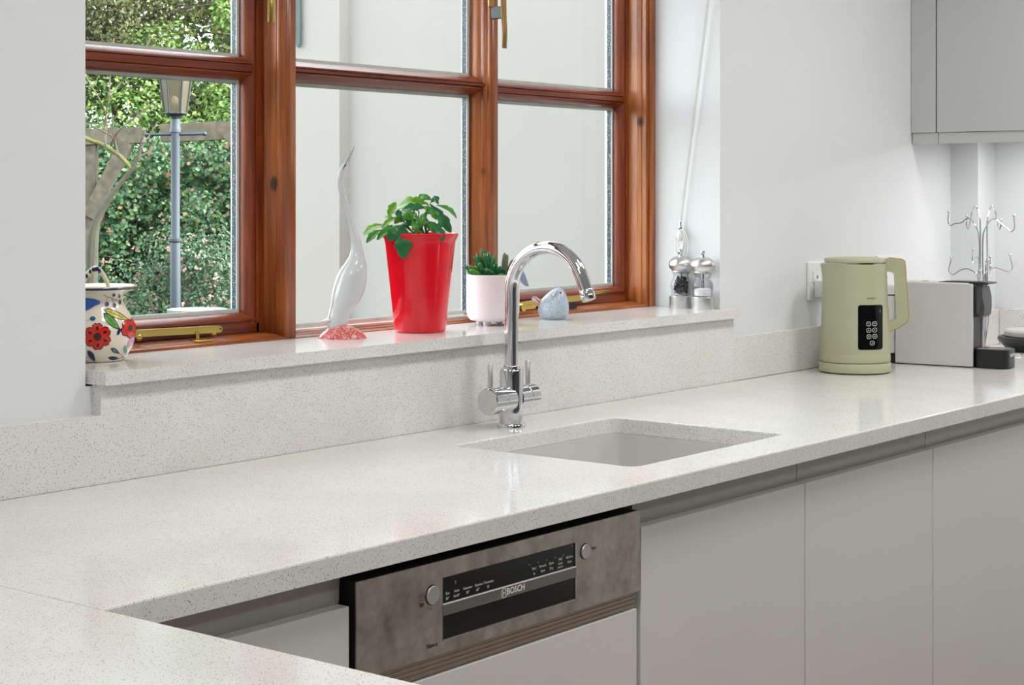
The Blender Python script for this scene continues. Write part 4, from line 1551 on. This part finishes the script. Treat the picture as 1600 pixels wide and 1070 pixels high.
# touch panel wrapped on the body
px0, px1, pz0, pz1 = Sx(293), Sx(474), Z(788), Z(455)
bm = NB()
decal(bm, rrect(px0, px1, pz0, pz1, .0055, 5), F, kprof, .0007, 3)
pn = obj('touch_panel', bm, 'blackgloss', kb, ang=60)
bm = NB()
for x, y in ((371, 595), (414, 595), (372, 642), (415, 641), (373, 690), (416, 688), (397, 738)):
    cx, cz = Sx(x), Z(y)
    o_ = rrect(cx - .0052, cx + .0052, cz - .0052, cz + .0052, .0036, 3)
    i_ = rrect(cx - .0041, cx + .0041, cz - .0041, cz + .0041, .0028, 3)
    n = len(o_)
    for k in range(n):
        decal(bm, [o_[k], o_[(k + 1) % n], i_[(k + 1) % n], i_[k]], F, kprof, .0011, 0)
    if (x, y) == (371, 595):
        bits = [stroke([(cx - .002, cz + .001), (cx, cz - .0015), (cx + .002, cz + .001)], .0007)]
    elif (x, y) == (414, 595):
        bits = [stroke([(cx - .002, cz), (cx + .002, cz)], .0009), stroke([(cx, cz - .001), (cx, cz + .002)], .0007)]
    elif (x, y) == (397, 738):
        bits = [stroke([(cx - .002, cz - .001), (cx + .002, cz - .001)], .0007), stroke([(cx - .001, cz + .001), (cx + .002, cz + .001)], .0007)]
    else:
        bits = [ellipse(cx, cz, .0015, .0015, n=8)]
    for b_ in bits:
        decal(bm, b_, F, kprof, .0011, 0)
obj('panel_symbols', bm, 'white_text', pn)


def on_kettle(u, v):
    s_, z_ = Sx(390) + u, Z(402) + v
    r = prof_r(kprof, z_) + .0006
    return F(s_, math.sqrt(r * r - s_ * s_), z_)


obj('lettering', text_bm('swan', .0095, on_kettle, bold=.0001), 'sage_text', kb)

# ------------------------------------------------------------------ coffee machine
e1 = Vector((3.949, 1.701, 0))
ev = Vector((3.934 - 3.949, 1.897 - 1.701, 0)).normalized()     # to the back along its side
eu = Vector((ev.y, -ev.x, 0))                                   # to its right
CP = lambda u, v, z: e1 + eu * u + ev * v + Vector((0, 0, W + z))
cf = thing('coffee_machine', 'slim white capsule coffee machine with black front, right of the kettle', 'coffee machine', tuple(CP(.042, .1, 0)))


def cbox(u0, u1, v0, v1, z0, z1, bev=0.):
    bm = NB()
    box(bm, u0, u1, v0, v1, z0, z1, bev=bev)
    for v in bm.verts:
        v.co = CP(v.co.x, v.co.y, v.co.z)
    return bm


obj('side_panel', cbox(0, .006, 0, .197, .0025, .203, .002), 'offwhite', cf)
obj('side_panel', cbox(.078, .084, 0, .197, .0025, .203, .002), 'offwhite', cf)
obj('top_cover', cbox(.0055, .0785, .012, .197, .190, .2048, .003), 'offwhite', cf)
obj('water_tank', cbox(.004, .080, .199, .232, .024, .196, .006), plain('frosted_white_tank', (226, 226, 226), .3), cf)
obj('tank_lid', cbox(.003, .081, .198, .234, .168, .171, .001), 'darkgrey', cf)
obj('rear_foot', cbox(.004, .080, .197, .230, 0, .0225, .003), 'blackmat', cf)
obj('core', cbox(.0065, .0775, .004, .195, 0, .189), 'blackmat', cf)
bm = NB()
prof = [(.002, .196), (-.018, .196), (-.021, .17), (-.024, .146), (-.022, .128), (-.016, .122), (.002, .122)]
prism(bm, prof, lambda v, z, u: CP(u, v, z), .008, .076)
bmesh.ops.bevel(bm, geom=[e for e in bm.edges if abs((e.verts[0].co - e.verts[1].co).dot(eu)) < .01], offset=.008, segments=3, affect='EDGES')
obj('brew_head', bm, 'darkgrey', cf, ang=45)
bm = NB()
prism(bm, [(.09, .2060), (.06, .2075), (-.02, .2072), (-.034, .2065), (-.036, .2040), (-.03, .2015), (-.012, .2010), (-.008, .198), (-.002, .1985), (.004, .2048), (.09, .205)], lambda v, z, u: CP(u, v, z), .012, .072)
obj('lever', bm, 'blackmat', cf)
bm = NB()
prism(bm, rrect(.003, .081, -.082, .004, .022, 6), lambda u, v, t: CP(u, v, t), .0015, .0455)
bmesh.ops.bevel(bm, geom=[e for e in bm.edges if abs(e.verts[0].co.z - e.verts[1].co.z) < 1e-5 and e.verts[0].co.z > W + .04 and len(e.link_faces) == 2 and e.calc_face_angle(0) > 1], offset=.003, segments=2, affect='EDGES')
dt = obj('drip_tray', bm, 'blackmat', cf)
bm = NB()
for k in range(6):
    box(bm, .014 + k * .01, .019 + k * .01, -.072, -.008, .0456, .0476)
for v in bm.verts:
    v.co = CP(v.co.x, v.co.y, v.co.z)
obj('tray_grid', bm, 'steel_trim', dt)
obj('lettering', text_bm('KRUPS', .010, lambda u, v: CP(.042 + u, -.0824, .032 + v), bold=.0004), 'white_text', dt)
bm = NB()
lathe(bm, [(.009, 0), (.009, .0012), (.007, .002), (0, .002)], CP(.03, .13, .2048), 20)
obj('button', bm, 'steel_trim', cf)

# ------------------------------------------------------------------ mug tree
MX, MY = 4.262, 1.815
F = Facing(MX, MY)
K = 1.665e-3
mg = thing('mug_tree', 'chrome wire mug tree with eight hooks behind the coffee machine', 'mug tree', (MX, MY, W))
MZ = lambda y: EYE - (y - 306.5) * K
arms = [  # (side, forward) of outer bend, heights in the photograph's rows, rod offset
    ((-.076, .012), (341, 352, 334), -.004, (-1, 0)), ((.079, .012), (342, 361, 340), .006, (1, 0)), ((-.033, -.035), (322, 357, 341), -.0005, (-.6, -.8)), ((.049, -.035), (322, 358, 347), .017, (.7, -.7))]
wires = []
for (s1, t1), (ya, yb, yc), rs, _ in arms:
    q = lambda f, y, k=1.: F(rs + (s1 - rs) * f, t1 * f, MZ(y))
    wires.append(([F(rs * .6, 0, W + .012), F(rs, 0, MZ(440)), F(rs, 0, MZ(ya + 32)), q(.12, ya + 12), q(.36, ya), q(.62, ya + 7), q(.88, yb - 2), q(1.0, yb), q(1.08, yb - 6), q(1.06, yc)], q(1.06, yc - 3)))
for (s1, t1), (ya, yb, yc), rs in (((-.076, .01), (420, 429, 406), -.008), ((.076, .01), (418, 424, 401), .010), ((-.020, -.07), (402, 414, 394), -.002), ((.024, .07), (403, 424, 403), .013)):
    q = lambda f, y: F(rs + (s1 - rs) * f, t1 * f, MZ(y))
    wires.append(([F(rs * .6, 0, W + .012), F(rs, 0, MZ(460)), F(rs, 0, MZ(ya + 12)), q(.2, ya + 3), q(.42, ya), q(.66, ya + 3), q(.9, yb), q(1.03, yb - 4), q(1.05, yb - 10), q(.97, yc)], q(.97, yc - 3)))
for pts, tip in wires:
    bm = tube(NB(), spline(pts, 6), .0019, 8)
    h = obj('hook', bm, 'chrome', mg)
    bm = ball(NB(), tip, .0042, seg=12, rings=8)
    obj('bead', bm, 'chrome', h)
bm = NB()
tube(bm, [F(.011, 0, W + .02), F(.016, .0, W + .06), F(.020, 0, MZ(500)), F(.022, 0, MZ(470))], .0019, 8)
lathe(bm, [(.012, 0), (.012, .004), (.009, .012), (.005, .016)], (MX, MY, W + .002), 20)
obj('pole', bm, 'chrome', mg)
for k in range(4):
    a = math.radians(45 + 90 * k) + .5
    bm = NB()
    r = .095
    tube(bm, spline([F(.006 * math.cos(a), .006 * math.sin(a), W + .010), F(r * .5 * math.cos(a - .25), r * .5 * math.sin(a - .25), W + .0045), F(r * math.cos(a - .2), r * math.sin(a - .2), W + .0025),
                      F(r * 1.12 * math.cos(a), r * 1.12 * math.sin(a), W + .0025), F(r * math.cos(a + .2), r * math.sin(a + .2), W + .0025), F(r * .5 * math.cos(a + .25), r * .5 * math.sin(a + .25), W + .0045), F(.006 * math.cos(a), .006 * math.sin(a), W + .010)], 6), .0021, 8)
    obj('foot', bm, 'chrome', mg)

# ---- low black dish with a grey disc
ds = thing('round_dish', 'low round black dish topped by a pale grey disc, at the right edge', 'dish', (4.505, 1.745, W))
c = (4.505, 1.745, W)
bm = lathe(NB(), [(0, 0), (.082, 0), (.092, .004), (.104, .018), (.113, .026), (.116, .032), (.114, .037), (.108, .039), (0, .039)], c, 56)
obj('dish', bm, 'blackmat', ds)
bm = lathe(NB(), [(.094, .0392), (.098, .041), (.099, .052), (.095, .057), (.06, .060), (0, .061)], c, 48)
obj('disc', bm, plain('pale_grey_disc', (186, 183, 178), .5), ds)


# ------------------------------------------------------------------ wall sockets
def socket(x0, x1, z0, z1, label, sw):
    t = thing('wall_socket', label, 'socket', ((x0 + x1) / 2, YW, z0), 'white double sockets above the upstand')
    obj('plate', bx(x0, x1, YW - .009, YW - .0002, z0, z1, bev=.003), 'whiteplastic', t)
    w = (x1 - x0) / 2
    for k in range(2):
        cx = x0 + w * (k + .5)
        s_ = bx(cx - .012 + .02 * (k - .5), cx + .004 + .02 * (k - .5), YW - .0122, YW - .009, z1 - .050, z1 - .022, bev=.0012)
        r_ = obj('switch', s_, 'whiteplastic', t)
        bm = NB()
        box(bm, cx - .004, cx + .004, YW - .0095, YW - .0088, z0 + .052, z0 + .060)
        box(bm, cx - .014, cx - .008, YW - .0095, YW - .0088, z0 + .034, z0 + .038)
        box(bm, cx + .008, cx + .014, YW - .0095, YW - .0088, z0 + .034, z0 + .038)
        obj('pin_slot', bm, 'darkgrey', t)
    return t


socket(3.708, 3.856, 1.072, 1.166, 'white double wall socket left of the kettle with a plug in it', True)
socket(4.072, 4.232, 1.078, 1.172, 'white double wall socket hidden behind the kettle handle', False)
pl = thing('plug', 'white plug pushed into the socket behind the kettle', 'plug', (3.765, YW - .01, 1.076))
bm = NB()
xprism(bm, [(YW - .0095, 1.078), (YW - .034, 1.080), (YW - .040, 1.088), (YW - .036, 1.112), (YW - .028, 1.122), (YW - .0095, 1.124)], 3.728, 3.776)
bevel(bm, bm.edges[:], .004, 2)
obj('plug_body', bm, 'whiteplastic', pl)
bm = tube(NB(), spline([(3.752, YW - .025, 1.080), (3.752, YW - .026, 1.05), (3.757, YW - .030, 1.0), (3.79, YW - .034, .93), (3.80, YW - .05, .9125)], 6), .003, 8)
obj('cable', bm, 'whiteplastic', pl)

# ------------------------------------------------------------------ ceiling lights
for i, (x, y) in enumerate(LAMP_SPOTS):
    t = thing('ceiling_light', None, 'ceiling light', (x, y, 2.37), 'round ceiling lights')
    t['label'] = 'round white ceiling light ' + ('above the left end of the worktop', 'above the dishwasher', 'above the sink front', 'above the kettle end of the worktop',
                                                'over the room behind the viewer, at the left', 'over the middle of the room behind the viewer', 'over the room behind the viewer, at the right')[i]
    obj('rim', lathe(NB(), [(.215, 0), (.225, .002), (.225, .028), (.215, .0295), (.212, .0295), (.212, .0)], (x, y, 2.37), 32, close=False), 'whiteplastic', t)

# ------------------------------------------------------------------ outside: wing of the house
bm = NB()
box(bm, 4.62, 4.95, YO, 4.42, -.3, 3.2)
box(bm, 4.57, 4.95, 4.42, 4.78, -.3, 3.2)
ww = obj('wall_outside', bm, 'render')
struct(ww, 'pale rendered outside wall of the house seen through the window')
ib = thing('iron_bracket', 'blue green iron bracket hanging on the pale outside wall at top', 'bracket', (4.545, 4.61, 1.88))
bm = NB()
prism(bm, [(4.606, 1.90), (4.610, 1.886), (4.618, 1.881), (4.626, 1.886), (4.630, 1.90), (4.630, 2.35), (4.606, 2.35)], lambda u, v, t: Vector((t, u, v)), 4.552, 4.558)
obj('strap', bm, 'iron', ib)
bm = NB()
tube(bm, spline([(4.555, 4.630, 1.955), (4.56, 4.648, 1.985), (4.568, 4.655, 2.0)], 5), [.006] * 11, 8)
tube(bm, [(4.555, 4.628, 1.925), (4.569, 4.648, 1.925)], .003, 6)
tube(bm, [(4.555, 4.618, 2.30), (4.5705, 4.618, 2.30)], .005, 6)
obj('hook', bm, 'iron', ib)

# ------------------------------------------------------------------ garden: (u to the right, d away from the window viewer, z)
GD = lambda u, d, z: FW * d + RT * u + Vector((0, 0, z))
gz = -.3
bm = NB()
c0 = GD(-3, 12, 0)
vs = [bm.verts.new(Vector((x, y, gz))) for x, y in ((-8, YO), (4.6, YO), (22, YO), (22, 24), (-8, 24))]
bm.faces.new(vs)
bmesh.ops.solidify(bm, geom=bm.faces[:], thickness=.05)
struct(obj('trim_5', bm, 'lawn'), 'garden lawn outside the window')

# lamp post
LU, LD = -1.958, 10.0
PX = lambda y, d: EYE - (y - 306.5) / 2686 * d
lp = thing('lamp_post', 'blue grey garden lamp post with glazed lantern, seen through the left pane', 'lamp post', tuple(GD(LU, LD, gz)))
cpt = GD(LU, LD, 0)
LC = (cpt.x, cpt.y, 0)
bm = lathe(NB(), [(.075, gz), (.075, gz + .10), (.045, gz + .14), (.038, .5), (.032, .66), (.030, PX(378, LD)), (.026, PX(374, LD)), (.026, PX(208, LD)), (.031, PX(207, LD)), (.031, PX(200, LD)), (.027, PX(198, LD)), (.029, PX(190, LD)), (.024, PX(186, LD))], LC, 24)
obj('post', bm, 'lamp_blue', lp)
bm = lathe(NB(), [(.028, PX(379, LD)), (.040, PX(377, LD)), (.040, PX(373, LD)), (.028, PX(371, LD))], LC, 20)
obj('ring', bm, 'lamp_dark', lp)
bm = tube(NB(), [GD(LU - .17, LD, PX(210.5, LD)), GD(LU + .17, LD, PX(209, LD))], .009, 10)
ball(bm, GD(LU - .17, LD, PX(210.5, LD)), .013)
ball(bm, GD(LU + .17, LD, PX(209, LD)), .013)
obj('ladder_bar', bm, 'lamp_blue', lp)
zb, zt_ = PX(177, LD), PX(112, LD)
rb, rt_ = .064, .095
bm = lathe(NB(), [(.022, PX(187, LD)), (.03, PX(182, LD)), (.05, PX(180, LD)), (.068, zb - .003), (.068, zb + .004), (.02, zb + .004)], LC, 6)
obj('lantern_base', bm, 'lamp_dark', lp)
A6 = [(math.cos(math.radians(60 * k + 8)), math.sin(math.radians(60 * k + 8))) for k in range(6)]
bm = NB()
for a, b in A6:
    tube(bm, [GD(LU + a * rb, LD + b * rb, zb), GD(LU + a * rt_, LD + b * rt_, zt_)], .006, 6)
for k in range(6):
    (a, b), (a2, b2) = A6[k], A6[(k + 1) % 6]
    tube(bm, [GD(LU + a * rt_, LD + b * rt_, zt_), GD(LU + a2 * rt_, LD + b2 * rt_, zt_)], .007, 6)
    tube(bm, [GD(LU + a * rb, LD + b * rb, zb), GD(LU + a2 * rb, LD + b2 * rb, zb)], .006, 6)
obj('lantern_frame', bm, 'lamp_dark', lp)
for k in range(6):
    (a, b), (a2, b2) = A6[k], A6[(k + 1) % 6]
    bm = NB()
    vs = [bm.verts.new(GD(LU + x * r * .97, LD + y * r * .97, z)) for x, y, r, z in ((a, b, rb, zb), (a2, b2, rb, zb), (a2, b2, rt_, zt_), (a, b, rt_, zt_))]
    bm.faces.new(vs)
    bmesh.ops.solidify(bm, geom=bm.faces[:], thickness=.003)
    obj('lantern_pane', bm, 'lantern_glass', lp)
bm = ball(NB(), GD(LU - .004, LD, PX(158, LD)), .022, 1, 1, 1.4)
obj('bulb', bm, 'bulb', lp)
bm = lathe(NB(), [(.102, zt_), (.104, zt_ + .008), (.06, zt_ + .045), (.03, zt_ + .06), (.02, zt_ + .08), (.012, zt_ + .09), (0, zt_ + .095)], LC, 6)
obj('lantern_roof', bm, 'lamp_dark', lp)


# pergola
def beam(bm, a, b, w, h):
    """timber from a to b, h tall across the view and w thick"""
    a, b = Vector(a), Vector(b)
    x = (b - a).normalized()
    f = FW
    y = f - x * f.dot(x)
    y.normalize()
    z = x.cross(y)
    A = [bm.verts.new(a + y * p * w / 2 + z * q * h / 2) for p, q in ((-1, -1), (1, -1), (1, 1), (-1, 1))]
    B = [bm.verts.new(b + y * p * w / 2 + z * q * h / 2) for p, q in ((-1, -1), (1, -1), (1, 1), (-1, 1))]
    for k in range(4):
        bm.faces.new((A[k], A[(k + 1) % 4], B[(k + 1) % 4], B[k]))
    bm.faces.new(A)
    bm.faces.new(B[::-1])
    return bm


DP = 11.2
UX = lambda x, d=DP: (x - 800) / 2686 * d
pg = thing('pergola', 'weathered grey timber pergola arch behind the lamp post', 'pergola', tuple(GD(UX(200), DP, gz)))
obj('crossbeam', beam(NB(), GD(UX(20), DP, PX(218, DP)), GD(UX(226), DP, PX(211, DP)), .09, .10), 'timber', pg)
obj('crossbeam', beam(NB(), GD(UX(240), DP + .25, PX(206, DP)), GD(UX(470), DP + .25, PX(196, DP)), .09, .12), 'timber', pg)
obj('post', beam(NB(), GD(UX(141), DP + .02, gz), GD(UX(141), DP + .02, PX(214, DP)), .09, .075), 'timber', pg)
obj('brace', beam(NB(), GD(UX(140), DP - .02, PX(338, DP)), GD(UX(200), DP - .02, PX(222, DP)), .07, .085), 'timber', pg)
obj('brace', beam(NB(), GD(UX(398), DP + .2, PX(275, DP)), GD(UX(348), DP + .2, PX(206, DP)), .07, .07), 'timber', pg)
obj('post', beam(NB(), GD(UX(415), DP + .2, gz), GD(UX(415), DP + .2, PX(200, DP)), .09, .09), 'timber', pg)

# bird bath
BD = 9.2
bb = thing('bird_bath', 'pale round stone bird bath in front of the flowering shrub', 'bird bath', tuple(GD((308 - 800) / 2686 * BD, BD, gz)))
q = GD((308 - 800) / 2686 * BD, BD, 0)
zt = PX(483, BD)
bm = lathe(NB(), [(.11, gz), (.11, gz + .05), (.06, gz + .10), (.05, zt - .12), (.08, zt - .07)], (q.x, q.y, 0), 24)
obj('pedestal', bm, 'stone', bb)
bm = lathe(NB(), [(.07, zt - .07), (.13, zt - .045), (.158, zt - .015), (.160, zt), (.150, zt + .002), (.12, zt - .02), (.05, zt - .032), (0, zt - .034)], (q.x, q.y, 0), 40)
obj('basin', bm, 'stone', bb)
bm = lathe(NB(), [(0, zt - .0115), (.140, zt - .0115), (.140, zt - .0105), (0, zt - .0105)], (q.x, q.y, 0), 32)
obj('water', bm, plain('still_water', (105, 119, 126), .05), bb)


# foliage
def cloud(name, mat, pts, nrm, size, parent=None, rs=1, asp=.62, fold=.25):
    """many small folded leaves (4 triangles each) as one mesh"""
    rg = np.random.default_rng(rs)
    n = len(pts)
    d1 = rg.normal(size=(n, 3))
    nv = nrm + rg.normal(size=(n, 3)) * .55
    nv /= np.linalg.norm(nv, axis=1, keepdims=True)
    d1 -= nv * (d1 * nv).sum(1, keepdims=True)
    d1 /= np.linalg.norm(d1, axis=1, keepdims=True)
    d2 = np.cross(nv, d1)
    L = (size * rg.uniform(.65, 1.35, n))[:, None]
    tip = pts + d1 * L
    midl = pts + d1 * L * .45 + d2 * L * asp * .5 + nv * L * fold * .5
    midr = pts + d1 * L * .45 - d2 * L * asp * .5 + nv * L * fold * .5
    V = np.stack([pts, midr, tip, midl], 1).reshape(-1, 3)
    org = np.array(base(parent)) if parent is not None else np.zeros(3)
    V = V - org
    me = bpy.data.meshes.new(name)
    me.vertices.add(4 * n)
    me.vertices.foreach_set('co', V.astype(np.float32).ravel())
    F3 = np.empty((n, 2, 3), np.int32)
    i0 = np.arange(n) * 4
    F3[:, 0] = np.stack([i0, i0 + 1, i0 + 2], 1)
    F3[:, 1] = np.stack([i0, i0 + 2, i0 + 3], 1)
    me.loops.add(6 * n)
    me.loops.foreach_set('vertex_index', F3.ravel())
    me.polygons.add(2 * n)
    me.polygons.foreach_set('loop_start', np.arange(2 * n, dtype=np.int32) * 3)
    me.update(calc_edges=True)
    me.validate()
    me.materials.append(MT[mat])
    o = bpy.data.objects.new(name, me)
    COL.objects.link(o)
    o['kind'] = 'stuff'
    if parent is not None:
        o.parent = parent
    return o


fw, rt = np.array(FW), np.array(RT)


def gpts(u, d, z):
    return np.outer(d, fw) + np.outer(u, rt) + np.outer(z, [0, 0, 1])


def clumps(rg, n, cs, rs_):
    """points on the skins of many overlapping balls"""
    k = rg.integers(0, len(cs), n)
    v = rg.normal(size=(n, 3))
    v /= np.linalg.norm(v, axis=1, keepdims=True)
    rad = rs_[k] * rg.uniform(.55, 1.05, n) ** .5
    return cs[k] + v * rad[:, None], v


# ivy wall behind the pergola
iv = thing('ivy_hedge', 'thick ivy hedge with a few red leaves behind the pergola', 'hedge', tuple(GD(-2.6, 13, gz)))
rg = np.random.default_rng(11)
m_ = 420
cs = gpts(rg.uniform(-5.2, .6, m_), rg.uniform(12.7, 13.3, m_), rg.uniform(gz + .1, 1.72, m_))
rs_ = rg.uniform(.12, .3, m_)
p, v = clumps(rg, 120000, cs, rs_)
keep = (v @ fw) < .45
cloud('foliage', 'ivy', p[keep], v[keep] - fw * .5 + np.array([0, 0, .3]), .036, iv, 2, .8)
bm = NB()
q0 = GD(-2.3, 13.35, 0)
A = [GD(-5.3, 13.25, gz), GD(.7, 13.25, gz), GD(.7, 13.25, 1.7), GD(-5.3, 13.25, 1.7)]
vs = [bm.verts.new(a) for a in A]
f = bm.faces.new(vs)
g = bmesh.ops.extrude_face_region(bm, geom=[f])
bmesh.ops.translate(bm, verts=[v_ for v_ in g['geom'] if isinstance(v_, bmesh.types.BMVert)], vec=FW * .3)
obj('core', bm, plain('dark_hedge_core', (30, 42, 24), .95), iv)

# flowering shrub
sh = thing('flowering_shrub', 'small-leaved shrub dotted with pink and white flowers behind the bird bath', 'shrub', tuple(GD(-2.2, 11, gz)))
m_ = 130
uu = rg.uniform(-3.3, -1.2, m_)
dd = rg.uniform(10.45, 11.0, m_)
zz = rg.uniform(gz + .1, 1.02, m_) - .25 * np.abs(uu + 2.0)
cs = gpts(uu, dd, zz)
rs_ = rg.uniform(.10, .24, m_)
p, v = clumps(rg, 42000, cs, rs_)
cloud('foliage', 'shrub', p, v + np.array([0, 0, .4]), .026, sh, 3, .55)
p, v = clumps(rg, 1500, cs, rs_ * 1.12)
keep = (v @ fw) < .2
p = np.repeat(p[keep], 5, 0) + rg.normal(size=(keep.sum() * 5, 3)) * .006
v = np.repeat(v[keep], 5, 0)
cloud('flowers', 'flower', p, v, .022, sh, 4, .8)
bm = NB()
for k in range(14):
    a = GD(rg.uniform(-2.5, -1.9), rg.uniform(10.7, 10.9), gz)
    b = GD(rg.uniform(-3.1, -1.4), rg.uniform(10.5, 11.0), rg.uniform(.4, 1.0))
    tube(bm, spline([a, (a + b) / 2 + Vector((0, 0, .1)), b], 4), .007, 5)
obj('stem', bm, 'twig', sh)
lo = thing('low_shrub', 'dark low bush at the foot of the lamp post', 'shrub', tuple(GD(-2.5, 10.3, gz)))
m_ = 50
cs = gpts(rg.uniform(-3.4, -1.3, m_), rg.uniform(10.05, 10.35, m_), rg.uniform(gz, .55, m_))
cs = cs[np.abs((cs @ rt) - LU) > .12]
p, v = clumps(rg, 14000, cs, rg.uniform(.1, .2, len(cs)))
cloud('foliage', 'ivy', p, v + np.array([0, 0, .4]), .034, lo, 5, .6)


# trees above and behind the hedge
def tree(name, label, u, d, zc, spread, nball, nleaf, size, mat, seed, trunk, rr=(.12, .32)):
    t = thing(name, label, 'tree', tuple(GD(u, d, gz)), 'trees behind the hedge')
    r3 = np.random.default_rng(seed)
    uu = u + r3.normal(size=nball) * spread[0]
    dd = d + r3.normal(size=nball) * spread[1]
    zz = zc + r3.normal(size=nball) * spread[2]
    cs = gpts(uu, dd, np.maximum(zz, 1.4))
    p, v = clumps(r3, nleaf, cs, r3.uniform(rr[0], rr[1], nball))
    cloud('foliage', mat, p, v + np.array([0, 0, .5]), size, t, seed + 1, .6)
    bm = NB()
    top = GD(u, d, zc + .3)
    tube(bm, spline([GD(u, d, gz), GD(u + .05, d, (zc + gz) / 2), top], 6), [trunk * (1 - .5 * i / 12) for i in range(13)], 9)
    obj('trunk', bm, 'bark', t)
    bm = NB()
    for k in range(min(34, nball)):
        c = Vector(cs[k])
        a = GD(u, d, zc - spread[2] * 1.0)
        tube(bm, spline([a, (a + c) / 2 + Vector((0, 0, .12)), c], 4), [.018 - .0016 * i for i in range(9)], 5)
    obj('branch', bm, 'twig', t)
    return t


tree('olive_green_tree', 'fine-leaved olive green tree at the upper left of the garden', -3.3, 14.2, 3.0, (.55, .35, .50), 75, 34000, .032, 'olive', 21, .07)
tree('broadleaf_tree', 'broad-leaved tree with sky showing through, at the upper right of the left pane', -2.0, 14.8, 3.25, (.55, .4, .48), 46, 8000, .055, 'tree', 31, .07)
tree('broadleaf_tree', 'bright green bush tree just above the hedge behind the lantern', -2.4, 14.0, 2.08, (.9, .25, .2), 75, 32000, .042, 'tree_bright', 41, .05)
tree('broadleaf_tree', 'tall green tree far left in the garden beyond the pergola post', -5.0, 15.0, 2.8, (.6, .4, .6), 50, 14000, .05, 'tree', 51, .08)

tree('sky_block_tree', 'unseen tall tree added far behind the hedge to block bright sky', -3.2, 19.0, 5.6, (1.9, .7, 1.3), 120, 26000, .13, 'tree', 61, .14, (.35, .7))  # unseen trees added to block bright sky mirrored in the worktop
tree('sky_block_tree', 'unseen tall tree added far right behind the house wing to block sky', .6, 19.5, 5.4, (1.5, .7, 1.2), 90, 20000, .13, 'tree', 71, .14, (.35, .7))

# mossy bare tree by the pergola
MD = 9.6
mt = thing('mossy_tree', 'mossy bare-limbed small tree in front of the pergola post', 'tree', tuple(GD((141 - 800) / 2686 * MD, MD, gz)))
U = lambda x, y, d=MD: GD((x - 800) / 2686 * d, d, PX(y, d))
bm = tube(NB(), spline([U(138, 640), U(141, 520), U(143, 440), U(146, 370), U(156, 335), U(178, 300), U(206, 264)], 6), [.032] * 18 + [.030, .028, .026, .024, .023, .022, .021, .02, .019, .018, .017, .016, .015, .014, .013, .012, .012, .012, .012], 10)
obj('trunk', bm, 'bark', mt)
moss = plain('yellow_green_moss', (83, 83, 43), .95, var=.2, scale=60)
bm = tube(NB(), spline([U(206, 264), U(186, 243), U(160, 226), U(136, 217), U(100, 196)], 6), .012, 8)
obj('limb', bm, moss, mt)
bm = tube(NB(), spline([U(206, 264), U(216, 245), U(221, 222), U(226, 203)], 6), [.013 - .0004 * k for k in range(19)], 8)
obj('limb', bm, 'bark', mt)
bm = NB()
for pts in ([(166, 228), (163, 200), (170, 150), (172, 118), (178, 60)], [(165, 226), (166, 190), (158, 160), (140, 130), (126, 105)], [(170, 232), (185, 205), (215, 180), (240, 160)], [(180, 240), (178, 215), (176, 180)],
            [(186, 243), (176, 215), (150, 200), (130, 190)], [(221, 222), (232, 214), (246, 190)], [(215, 246), (235, 235), (245, 222)], [(172, 150), (190, 128), (215, 100), (235, 60)]):
    tube(bm, spline([U(*q_, MD + rnd.uniform(-.1, .1)) for q_ in pts], 5), .0042, 5)
obj('twigs', bm, 'twig', mt)
